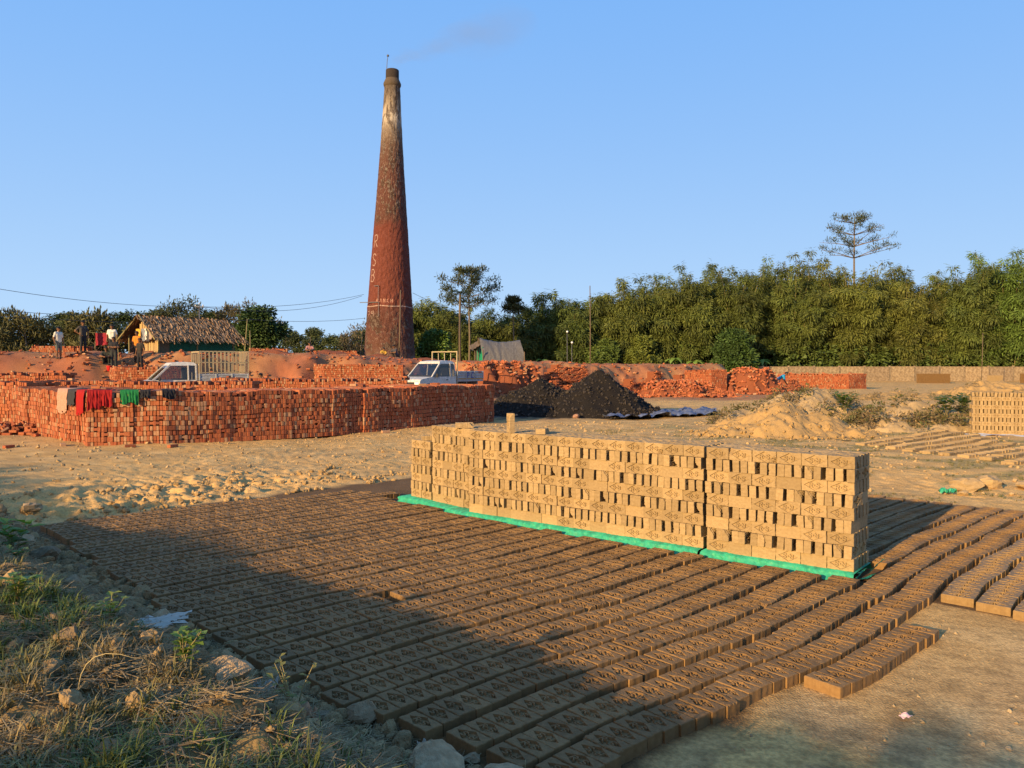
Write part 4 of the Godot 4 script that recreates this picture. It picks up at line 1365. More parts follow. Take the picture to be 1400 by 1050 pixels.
	for e in [[-34.5, -56.0, 3.2, "olive bush on the bank behind the hanging red cloth"], [-37.5, -58.0, 3.6, "grey twiggy bush behind the man in white"], [-28.5, -54.0, 3.0, "grey twiggy bush behind the crouching workers"]]:
		leafy_tree("bush", e[3], "bush", Vector3(e[0], 2.3, e[1]), e[2], 4.2, 0.4, 24, 0.55, 13, "airy", Color(0.085, 0.085, 0.030), 160 + int(e[0]))


func banana(at: Vector3, h: float, where: String) -> void:
	var t := thing("banana_plant", "banana plant with broad pale leaves " + where, "banana plant", at, 0.0, "banana plants behind the wall")
	var st := st_new(true)
	tube(st, [Vector3(0, -0.1, 0), Vector3(0, h * 0.5, 0), Vector3(0.05, h * 0.75, 0)], 0.14, 0.08, 7)
	mi("stem", done(st), mat(lin(0.16, 0.19, 0.06), 0.6), t)
	var lm := mat(lin(0.14, 0.22, 0.045), 0.5)
	lm.backlight_enabled = true
	lm.backlight = Color(0.4, 0.5, 0.15)
	for k in 7:
		st = st_new(true)
		var a := TAU * k / 7.0 + R(-0.3, 0.3)
		var d := Vector3(cos(a), 0, sin(a))
		var s := Vector3(-sin(a), 0, cos(a))
		var rise := R(0.8, 1.6)
		var l := []
		for i in 9:
			var f := i / 8.0
			var c := Vector3(0, h * 0.72, 0) + d * 1.5 * f + Vector3(0, rise * (1.6 * f - 1.9 * f * f), 0)
			var w := 0.30 * sin(PI * clampf(f * 0.95 + 0.05, 0, 1))
			l.append([c - s * w - Vector3(0, w * 0.35, 0), c, c + s * w - Vector3(0, w * 0.35, 0)])
		for i in 8:
			for q in 2: quad(st, l[i][q], l[i][q + 1], l[i + 1][q + 1], l[i + 1][q])
		mi("leaf", done(st), lm, t)


func umbrella_tree(label: String, at: Vector3, h: float, w: float, low: float, tiers: int, dense: float, sd: int) -> void:
	# straight trunk, level whorls of limbs, leaves in flat tufts at their ends
	var t := thing("tiered_tree", label, "tree", at)
	var g := RandomNumberGenerator.new()
	g.seed = sd
	var st := st_new(true)
	var r := 0.010 * h + 0.02
	tube(st, [Vector3(0, -0.3, 0), Vector3(0.1, h * 0.4, 0), Vector3(0, h * 0.75, 0.05), Vector3(0.05, h * 0.985, 0)], r, r * 0.25, 8)
	var tufts := []
	for k in tiers:
		var f: float = float(k) / maxi(tiers - 1, 1)
		var y := lerpf(low, h * 0.96, f)
		var len := w * 0.5 * sqrt(max(0.10, 1.0 - 0.78 * f * f))
		for b in 6:
			var a := TAU * b / 6.0 + k * 0.5 + g.randf_range(-0.25, 0.25)
			var d := Vector3(cos(a), 0, sin(a))
			var e := len * g.randf_range(0.75, 1.05)
			var p0 := Vector3(0, y, 0)
			var p1 := p0 + d * e * 0.5 + Vector3(0, e * 0.14, 0)
			var p2 := p0 + d * e + Vector3(0, e * g.randf_range(0.20, 0.30), 0)
			tube(st, [p0, p1, p2], r * 0.30, r * 0.07, 5, false)
			for q in 4:
				var c := p1.lerp(p2, q / 3.0) + Vector3(g.randf_range(-0.4, 0.4), 0.15, g.randf_range(-0.4, 0.4)) * (w / 8.0)
				if g.randf() < 0.8: tufts.append([c, 0.26 * w / 8.0 * g.randf_range(0.7, 1.2)])
				var s := p1.lerp(p2, q / 4.0)
				tube(st, [s, c], r * 0.10, r * 0.05, 4, false)
	mi("trunk", done(st), M.bark, t)
	crown("crown", t, tufts, "airy", int(4 * dense) + 2, Color(0.052, 0.066, 0.026), 0.2, sd)


func palm(label: String, at: Vector3, h: float) -> void:
	var t := thing("palm_tree", label, "palm", at)
	var st := st_new(true)
	tube(st, [Vector3(0, -0.4, 0), Vector3(-0.05, h * 0.5, 0), Vector3(0.04, h, 0)], 0.13, 0.09, 8)
	mi("trunk", done(st), M.wood, t)
	for k in 13:
		st = st_new()
		var a := TAU * k / 13.0 + R(-0.2, 0.2)
		var d := Vector3(cos(a), 0, sin(a))
		var s := Vector3(-sin(a), 0, cos(a))
		var rise := R(0.0, 0.7)
		var last := Vector3.ZERO
		for i in 12:
			var f := i / 11.0
			var c := Vector3(0.04, h, 0) + d * 1.25 * f + Vector3(0, rise * f * 1.5 - 1.25 * f * f, 0)
			if i > 0:
				bar(st, last, c, 0.03, 0.02)
				for q in [-1.0, 1.0]:
					var tip: Vector3 = c + s * q * 0.42 * sin(PI * (f * 0.9 + 0.08)) + d * 0.15 - Vector3(0, 0.18, 0)
					quad(st, c, c + d * 0.06, tip + d * 0.02, tip)
			last = c
		mi("frond", done(st), mat(lin(0.028, 0.045, 0.018), 0.6), t)


# ---------------------------------------------------------------- trees behind the camera that throw the long shadow over the yard

func shade_trees() -> void:
	var side := Vector3(0.785, 0, 0.62)
	# height of the shadow's edge along the row, read off the ground it falls on
	var qs := PackedFloat32Array([-30, -20, -13.1, -10.8, -9.4, -8.4, -7.6, -6.6, -5.4, -4.7, -4.0, -3.2, -2.6, -2.0, -1.5, -1.0, -0.4, 1.5])
	var ss := PackedFloat32Array([6.0, 5.4, 5.0, 4.5, 4.5, 4.6, 4.75, 4.25, 3.95, 3.85, 3.8, 3.7, 3.75, 3.9, 4.1, 4.0, 4.2, 4.2])
	var back := 13.0
	var i := 0
	var q := -27.0
	while q < 2.6:
		var at := -SUN * back + side * q
		var h: float = (interp(qs, ss, q) + back) * SUN_RISE + 0.12
		var t := thing("roadside_shrub", "dense leafy shrub behind the photographer, %s from the left" % nth(i), "shrub", Vector3(at.x, 0.0, at.z), 0.0, "shrubs behind the photographer")
		var g := RandomNumberGenerator.new()
		g.seed = 300 + i
		var l := []
		for k in 46: l.append([Vector3(g.randf_range(-0.95, 0.95), lerpf(0.3, h - 0.62, pow(g.randf(), 0.7)), g.randf_range(-0.6, 0.6)), g.randf_range(0.32, 0.5)])
		trunk(t, h * 0.7, 0.07, l.slice(0, 8), M.bark, i)
		crown("crown", t, l, "fine", 18, Color(0.05, 0.075, 0.02), 0.2, 400 + i)
		q += R(1.1, 1.5)
		i += 1


# ---------------------------------------------------------------- huts

func huts() -> void:
	var t := thing("thatched_hut", "hut with a shaggy brown thatched roof and green sheet side", "hut", Vector3(-20.9, 2.74, -50.0), -0.66)
	var w := 1.75
	var len := 2.7
	var eave := 0.92
	var ridge := 2.18
	# front gable of upright bamboo slats
	for k in 22:
		var x := -w + 0.05 + k * (2.0 * w - 0.1) / 21.0
		var h := eave + (ridge - eave) * (1.0 - absf(x) / w) * 0.86 - 0.05
		if x < -0.55: continue
		var st := st_new()
		bx(st, Vector3(x, h * 0.5, len - 0.25 + R(-0.015, 0.015)), Vector3(0.135, h + 0.1, 0.03), 0.006)
		mi("slat", done(st), mat(lin(0.52, 0.36, 0.17) * R(0.8, 1.1), 0.8, M.fine, 2.0), t)
	var st := st_new()
	for x in [-w, -0.6, w]: tube(st, [Vector3(x, -0.3, len - 0.2), Vector3(x, eave + 0.25, len - 0.2)], 0.05, 0.05, 6)
	for z in [-len, 0.0, len]:
		tube(st, [Vector3(w, -0.3, z * 0.92), Vector3(w, eave + 0.15, z * 0.92)], 0.05, 0.05, 6)
		tube(st, [Vector3(-w, -0.3, z * 0.92), Vector3(-w, eave + 0.15, z * 0.92)], 0.05, 0.05, 6)
	tube(st, [Vector3(-w - 0.75, eave - 0.35, len + 0.35), Vector3(0, ridge + 0.1, len + 0.1)], 0.05, 0.04, 6)
	tube(st, [Vector3(w + 0.4, eave - 0.2, len + 0.2), Vector3(0, ridge + 0.1, len + 0.1)], 0.05, 0.04, 6)
	mi("posts", done(st), M.bamboo, t)
	st = st_new(true)
	wavy(st, Vector3(w, -0.1, len - 0.9), Vector3(0, 0, -2.0 * len + 1.0), Vector3(0, eave + 0.2, 0), 30, 6, 0.03)
	mi("green_side_sheet", done(st), mat(lin(0.008, 0.14, 0.075), 0.6, M.mottle, 1.0), t)
	st = st_new()
	bx(st, Vector3(w - 0.02, 0.55, len - 0.55), Vector3(0.03, 1.3, 0.7))
	mi("side_panel", done(st), mat(lin(0.20, 0.15, 0.09), 0.9, M.fine, 2.0), t)
	st = st_new()
	bx(st, Vector3(-w, 0.5, 0), Vector3(0.04, 1.2, 2.0 * len - 0.6))
	bx(st, Vector3(0, 0.5, -len + 0.25), Vector3(2.0 * w, 1.2, 0.04))
	mi("back_walls", done(st), M.wood, t)
	# the roof: layered fronds, each a thin drooping strip, over two slopes
	st = st_new()
	for sd in [-1.0, 1.0]:
		quad(st, Vector3(0, ridge, len + 0.15), Vector3(0, ridge, -len - 0.3), Vector3(sd * (w + 0.35), eave - 0.05, -len - 0.3), Vector3(sd * (w + 0.35), eave - 0.05, len + 0.15))
	var roof := mi("roof", done(st), mat(lin(0.10, 0.07, 0.045), 0.95), t)
	st = st_new()
	for sd in [-1.0, 1.0]:
		for row in 13:
			var f := 1.08 - row / 12.0 * 1.08
			for k in 96:
				var z := lerpf(-len - 0.45, len + 0.25, (k + rng.randf()) / 96.0)
				var ff := f + R(-0.05, 0.05)
				var p := Vector3(sd * (w + 0.35) * ff, lerpf(ridge, eave - 0.05, ff) + 0.04 + R(0, 0.05), z)
				var d := Vector3(sd * (w + 0.35), -(ridge - eave + 0.05), R(-0.5, 0.5)).normalized()
				d = (d + Vector3(R(-0.12, 0.12), R(-0.15, 0.22), R(-0.25, 0.25))).normalized()
				var s := d.cross(Vector3(-sd * 0.6, 0.8, 0)).normalized() * R(0.02, 0.05)
				var l := R(0.28, 0.55)
				var c := Color(0.25, 0.145, 0.075).lerp(Color(0.42, 0.265, 0.14), rng.randf()) * R(0.55, 1.15)
				st.set_color(c)
				quad(st, p - s, p + s, p + d * l + s * 0.4 - Vector3(0, 0.03, 0), p + d * l - s * 0.6 - Vector3(0, 0.03, 0))
	mi("thatch", done(st), M.thatch, roof).set_meta("kind", "stuff")
	# washing on a line before the gable
	var wl := [[0.05, 0.5, 0.30, Color(0.55, 0.28, 0.03), "orange"], [0.35, 0.55, 0.16, Color(0.03, 0.03, 0.035), "black"], [0.62, 0.5, 0.25, Color(0.16, 0.17, 0.20), "grey"], [0.92, 0.42, 0.14, Color(0.6, 0.58, 0.52), "white"], [1.12, 0.52, 0.18, Color(0.05, 0.05, 0.06), "dark"], [1.4, 0.4, 0.2, Color(0.30, 0.22, 0.18), "brown"]]
	var b := Transform3D(Basis(Vector3.UP, -0.66), t.position)
	for e in wl:
		st = st_new(true)
		wavy(st, Vector3(-e[2], -e[1] - 0.25, 0), Vector3(e[2] * 2.0, 0, 0), Vector3(0, e[1] + 0.25, 0), 10, 8, 0.03)
		var o := mi("hanging_cloth", done(st), mat(lin(e[3].r, e[3].g, e[3].b), 0.9), null, b * Transform3D(Basis.IDENTITY, Vector3(e[0], 1.42, len + 0.12)))
		tag(o, "%s cloth hung on a line before the thatched hut's gable" % e[4], "cloth", "washing before the hut")
	# grey tarpaulin hut
	var g := thing("tarpaulin_hut", "low hut under a sagging grey tarpaulin with a green front", "hut", Vector3(-1.15, 2.12, -62.0), 0.30)
	st = st_new(true)
	var n := 26
	var prof := [Vector2(-1.30, -0.15), Vector2(-1.15, 0.6), Vector2(-0.75, 1.25), Vector2(-0.2, 1.85), Vector2(0.0, 2.0), Vector2(0.25, 1.85), Vector2(0.8, 1.2), Vector2(1.2, 0.55), Vector2(1.5, -0.15)]
	var rows := []
	for i in n + 1:
		var f := float(i) / n
		var r := []
		for q in prof.size():
			var sag: float = 1.0 - 0.12 * sin(f * PI) * (prof[q].y / 2.0) - 0.06 * f
			r.append(Vector3(lerpf(-1.5, 1.85, f) + 0.06 * noise.get_noise_2d(q * 1.7, f * 3.0), prof[q].y * sag + 0.05 * noise.get_noise_2d(f * 7.0, q * 1.3), prof[q].x + 0.08 * noise.get_noise_2d(f * 9.0, q * 2.1 + 4.0)))
		rows.append(r)
	for i in n:
		for q in prof.size() - 1: quad(st, rows[i][q], rows[i][q + 1], rows[i + 1][q + 1], rows[i + 1][q])
	mi("tarpaulin", done(st), M.grey_sheet, g)
	st = st_new(true)
	wavy(st, Vector3(-1.42, -0.1, -0.9), Vector3(0, 0, 1.75), Vector3(0.0, 1.35, 0.0), 16, 8, 0.04)
	mi("green_front_sheet", done(st), mat(lin(0.012, 0.20, 0.11), 0.6), g)
	st = st_new()
	for e in [[-1.5, -1.25, 1.0], [-1.55, 0.0, 2.0], [-1.5, 1.25, 1.0], [1.8, -1.2, 0.9], [1.8, 0.0, 1.8], [1.8, 1.35, 0.9]]: tube(st, [Vector3(e[0], -0.3, e[1]), Vector3(e[0], e[2], e[1])], 0.05, 0.04, 6)
	mi("posts", done(st), M.wood, g)
	st = st_new(true)
	wavy(st, Vector3(-2.3, 0.95, 0.9), Vector3(0.95, 0.55, -0.5), Vector3(0.1, 0.35, -1.4), 10, 8, 0.06)
	mi("awning", done(st), M.wood, g)


func wavy(st: SurfaceTool, c: Vector3, a: Vector3, b: Vector3, n: int, m: int, amp: float) -> void:
	# cloth or sheeting hung from c over a and b with upright folds
	var nrm := a.cross(b).normalized()
	var g := []
	for i in n + 1:
		var row := []
		for j in m + 1:
			var f := float(i) / n
			var p := c + a * f + b * (float(j) / m)
			var free := 1.0 - 0.6 * float(j) / m
			p += nrm * amp * free * (noise.get_noise_2d(f * a.length() * 6.0 + c.x, j * 0.25 + c.z) * 1.8 + 0.6 * noise.get_noise_2d(f * a.length() * 15.0, j * 0.4 + c.x))
			if j == 0: p += b * 0.06 * noise.get_noise_1d(f * a.length() * 5.0 + c.x * 3.0)
			row.append(p)
		g.append(row)
	for i in n:
		for j in m: quad(st, g[i][j], g[i + 1][j], g[i + 1][j + 1], g[i][j + 1])


# ---------------------------------------------------------------- pickups

func prism(st: SurfaceTool, side: Array, hw0: float, hw1: float, y0: float, y1: float) -> void:
	# a side outline (x, y), clockwise seen from +z, given width that narrows from y0 up to y1
	var l := []
	var r := []
	for p in side:
		var hw := lerpf(hw0, hw1, clampf((p.y - y0) / (y1 - y0), 0, 1))
		l.append(Vector3(p.x, p.y, hw))
		r.append(Vector3(p.x, p.y, -hw))
	var n := side.size()
	for i in n:
		var k := (i + 1) % n
		quad(st, l[i], r[i], r[k], l[k])
	var poly := PackedVector2Array()
	for p in side: poly.append(p)
	var tri := Geometry2D.triangulate_polygon(poly)
	for i in range(0, tri.size(), 3):
		st.add_vertex(l[tri[i]]); st.add_vertex(l[tri[i + 1]]); st.add_vertex(l[tri[i + 2]])
		st.add_vertex(r[tri[i]]); st.add_vertex(r[tri[i + 2]]); st.add_vertex(r[tri[i + 1]])


func pickup(label: String, at: Vector3, turn: float, rails: bool) -> void:
	# front towards local -x
	var t := thing("pickup_truck", label, "pickup truck", at, turn)
	var st := st_new()
	prism(st, [Vector2(-2.36, 0.50), Vector2(-2.38, 0.92), Vector2(-2.28, 1.02), Vector2(-1.48, 1.14), Vector2(0.36, 1.14), Vector2(0.36, 0.45), Vector2(-1.15, 0.45), Vector2(-1.25, 0.72), Vector2(-1.55, 0.85), Vector2(-1.85, 0.80), Vector2(-2.05, 0.50)], 0.84, 0.81, 0.5, 1.14)
	var body := mi("body", done(st), M.white_paint, t)
	st = st_new()
	prism(st, [Vector2(-0.80, 1.80), Vector2(-0.70, 1.90), Vector2(-0.2, 1.945), Vector2(0.22, 1.92), Vector2(0.34, 1.84), Vector2(0.34, 1.78), Vector2(-0.80, 1.77)], 0.72, 0.62, 1.78, 1.945)
	mi("roof", done(st), M.white_paint, t)
	for s in [-1.0, 1.0]:
		st = st_new()
		bar(st, Vector3(-1.47, 1.12, 0.78 * s), Vector3(-0.76, 1.80, 0.69 * s), 0.055, 0.07)
		bar(st, Vector3(-0.02, 1.12, 0.785 * s), Vector3(-0.02, 1.80, 0.70 * s), 0.05, 0.09)
		bar(st, Vector3(0.32, 1.12, 0.78 * s), Vector3(0.31, 1.80, 0.69 * s), 0.06, 0.08)
		mi("pillars", done(st), M.white_paint, t)
		st = st_new()
		quad(st, Vector3(-1.40, 1.14, 0.78 * s), Vector3(-0.74, 1.78, 0.70 * s), Vector3(-0.06, 1.78, 0.70 * s), Vector3(-0.06, 1.14, 0.785 * s))
		mi("side_window", done(st), M.glass, t)
		st = st_new()
		quad(st, Vector3(0.03, 1.14, 0.785 * s), Vector3(0.03, 1.78, 0.70 * s), Vector3(0.28, 1.78, 0.70 * s), Vector3(0.28, 1.14, 0.78 * s))
		mi("rear_side_window", done(st), M.glass, t)
		st = st_new()
		bx(st, Vector3(-1.22, 1.20, 0.92 * s), Vector3(0.07, 0.19, 0.13), 0.02)
		bar(st, Vector3(-1.22, 1.12, 0.79 * s), Vector3(-1.22, 1.15, 0.90 * s), 0.03, 0.03)
		mi("wing_mirror", done(st), M.dark, t)
		st = st_new()
		bx(st, Vector3(-2.37, 0.80, 0.62 * s), Vector3(0.05, 0.16, 0.26), 0.015)
		mi("headlight", done(st), mat(lin(0.7, 0.72, 0.75), 0.15), t)
		st = st_new()
		bx(st, Vector3(-0.35, 0.98, 0.826 * s), Vector3(0.16, 0.035, 0.03), 0.008)
		mi("door_handle", done(st), M.dark, body)
		for x in [-1.55, 1.28]:
			var wh := Node3D.new()
			wh.name = "wheel"
			t.add_child(wh, true)
			wh.position = Vector3(x, 0.345, 0.70 * s)
			wh.rotation.x = PI / 2
			mi("tyre", lathe([Vector2(0.20, -0.09), Vector2(0.31, -0.095), Vector2(0.345, -0.06), Vector2(0.345, 0.06), Vector2(0.31, 0.095), Vector2(0.20, 0.09)], 24), M.rubber, wh)
			mi("rim", lathe([Vector2(0.0, -0.05), Vector2(0.12, -0.04), Vector2(0.21, -0.08), Vector2(0.21, 0.08), Vector2(0.12, 0.04), Vector2(0.0, 0.05)], 20), M.grey_paint, wh)
	st = st_new()
	quad(st, Vector3(-1.46, 1.15, -0.75), Vector3(-0.78, 1.80, -0.66), Vector3(-0.78, 1.80, 0.66), Vector3(-1.46, 1.15, 0.75))
	mi("windscreen", done(st), M.glass, t)
	st = st_new()
	bx(st, Vector3(0.31, 1.46, 0), Vector3(0.04, 0.66, 1.40))
	mi("cab_back", done(st), M.white_paint, t)
	st = st_new()
	for s in [-0.38, 0.38]:
		bx(st, Vector3(-0.25, 1.12, s), Vector3(0.5, 0.14, 0.52), 0.03)
		box(st, Transform3D(Basis(Vector3.BACK, 0.18), Vector3(0.02, 1.38, s)), Vector3(0.13, 0.6, 0.48), 0.03)
	mi("seats", done(st), M.dark, t)
	st = st_new()
	bx(st, Vector3(-1.28, 1.16, 0), Vector3(0.30, 0.10, 1.40), 0.03)
	mi("dashboard", done(st), M.dark, t)
	st = st_new()
	bx(st, Vector3(-2.40, 0.52, 0), Vector3(0.10, 0.20, 1.66), 0.02)
	bx(st, Vector3(-2.385, 0.82, 0), Vector3(0.03, 0.13, 0.92))
	mi("bumper", done(st), M.dark, t)
	st = st_new()
	bx(st, Vector3(1.30, 0.55, 0.42), Vector3(2.6, 0.14, 0.08))
	bx(st, Vector3(1.30, 0.55, -0.42), Vector3(2.6, 0.14, 0.08))
	bx(st, Vector3(1.28, 0.345, 0), Vector3(0.08, 0.08, 1.3))
	mi("chassis", done(st), M.dark, t)
	# load bed: floor and three boards with ribs
	st = st_new()
	bx(st, Vector3(1.50, 0.92, 0), Vector3(2.16, 0.10, 1.70), 0.01)
	for x in [0.6, 1.5, 2.4]: bx(st, Vector3(x, 0.76, 0), Vector3(0.08, 0.24, 1.2))
	mi("bed_floor", done(st), M.grey_paint, t)
	for s in [-1.0, 1.0]:
		st = st_new()
		bx(st, Vector3(1.50, 1.19, 0.835 * s), Vector3(2.16, 0.42, 0.03), 0.006)
		for y in [1.06, 1.20, 1.34]: bx(st, Vector3(1.50, y, 0.854 * s), Vector3(2.12, 0.05, 0.022), 0.008)
		for x in [0.44, 1.15, 1.85, 2.56]: bx(st, Vector3(x, 1.19, 0.862 * s), Vector3(0.06, 0.44, 0.035), 0.008)
		mi("side_board", done(st), M.grey_paint, t)
	st = st_new()
	bx(st, Vector3(2.585, 1.19, 0), Vector3(0.03, 0.42, 1.64), 0.006)
	mi("tailgate", done(st), M.grey_paint, t)
	st = st_new()   # cream frame behind the cab
	var hb := 2.42
	for z in [-0.82, 0.82]: bx(st, Vector3(0.44, (0.72 + hb) / 2, z), Vector3(0.055, hb - 0.72, 0.055))
	for z in [-0.41, 0.0, 0.41]: bx(st, Vector3(0.44, 2.07, z), Vector3(0.035, 0.5, 0.035))
	for y in [hb - 0.03, 1.82, 1.2]: bx(st, Vector3(0.442, y, 0), Vector3(0.05, 0.05, 1.66))
	mi("headboard_frame", done(st), M.cream_paint, t)
	if rails:
		for s in [-1.0, 1.0]:
			st = st_new()
			for k in 13: bx(st, Vector3(0.52 + k * 0.172, 1.92, 0.836 * s), Vector3(0.032, 1.02, 0.03))
			for y in [1.46, 1.92, 2.42]: bx(st, Vector3(1.52, y, 0.838 * s), Vector3(2.14, 0.03, 0.026))
			mi("side_rails", done(st), M.cream_paint, t)
		st = st_new()
		for k in 9: bx(st, Vector3(2.585, 1.92, -0.76 + k * 0.19), Vector3(0.03, 1.02, 0.03))
		bx(st, Vector3(2.587, 2.42, 0), Vector3(0.03, 0.04, 1.64))
		mi("rear_rails", done(st), M.cream_paint, t)
	else:
		for part in [["P", 1.15], [".", 1.42], ["C", 1.53], [".", 1.80]]:
			var tm := TextMesh.new()
			tm.text = part[0]
			tm.font = SystemFont.new()
			tm.font.font_names = PackedStringArray(["Droid Sans"])
			tm.font_size = 40
			tm.pixel_size = 0.0105
			tm.depth = 0.004
			mi("letter", tm, M.blue_print, t, Transform3D(Basis.IDENTITY, Vector3(part[1] + 0.12, 1.195, 0.884)))
		st = st_new()
		bx(st, Vector3(2.28, 1.35, 0.868), Vector3(0.26, 0.06, 0.012))
		mi("reflector_strip", done(st), mat(lin(0.35, 0.06, 0.03), 0.5), t)
		st = st_new()
		bx(st, Vector3(1.50, 1.01, 0.868), Vector3(2.12, 0.05, 0.01))
		mi("rust_strip", done(st), mat(lin(0.35, 0.20, 0.06), 0.8), t)


func trucks() -> void:
	# local -x is the front; it points left and somewhat towards the camera
	pickup("white pickup with a tall cream rail cage on its bed", Vector3(-14.75, gh(-14.75, -35.6) - 0.01, -35.6), deg_to_rad(33.0), true)
	pickup("white pickup with blue letters on its low bed, facing the camera", Vector3(-3.7, gh(-3.7, -40.0) - 0.01, -40.0), deg_to_rad(55.0), false)


# ---------------------------------------------------------------- heaps, sheets and washing

var rocks := []


func rock_mesh(sd: int, flat := 0.75) -> ArrayMesh:
	# a rounded, faceted lump about one unit across
	var sp := SphereMesh.new()
	sp.radius = 0.5; sp.height = 1.0; sp.radial_segments = 14; sp.rings = 8
	var a := sp.get_mesh_arrays()
	var v: PackedVector3Array = a[Mesh.ARRAY_VERTEX]
	var idx: PackedInt32Array = a[Mesh.ARRAY_INDEX]
	var cutp := []
	var g := RandomNumberGenerator.new()
	g.seed = sd
	for k in 9: cutp.append([Vector3(g.randf_range(-1, 1), g.randf_range(-1, 1), g.randf_range(-1, 1)).normalized(), g.randf_range(0.26, 0.42)])
	for i in v.size():
		var p := v[i]
		for c in cutp:
			var o: float = p.dot(c[0]) - c[1]
			if o > 0.0: p -= c[0] * o
		p *= 1.0 + 0.16 * noise.get_noise_3d(p.x * 5.0 + sd, p.y * 5.0, p.z * 5.0)
		v[i] = Vector3(p.x, p.y * flat, p.z)
	var st := st_new(false)
	for i in idx: st.add_vertex(v[i])
	st.generate_normals()
	return st.commit()


func lumps_over(called: String, m: Material, count: int, at: Callable, s0: float, s1: float, tint: Array, parent: Node3D) -> void:
	# many small lumps lying where `at` puts them; they keep their own colour
	var by := [[], [], [], []]
	var cols := [PackedColorArray(), PackedColorArray(), PackedColorArray(), PackedColorArray()]
	for i in count:
		var p = at.call()
		if p == null: continue
		var s: float = s0 + (s1 - s0) * pow(rng.randf(), 3.0)
		var k := rng.randi() % 4
		by[k].append(Transform3D(Basis(Vector3(R(-1, 1), R(-1, 1), R(-1, 1)).normalized(), R(0, TAU)).scaled(Vector3.ONE * s), p + Vector3(0, s * 0.12, 0)))
		cols[k].append((tint[0] as Color).lerp(tint[1], rng.randf()) * R(0.8, 1.15))
	for k in 4:
		if by[k].size() > 0: multi(called, rocks[k], m, by[k], cols[k], parent)


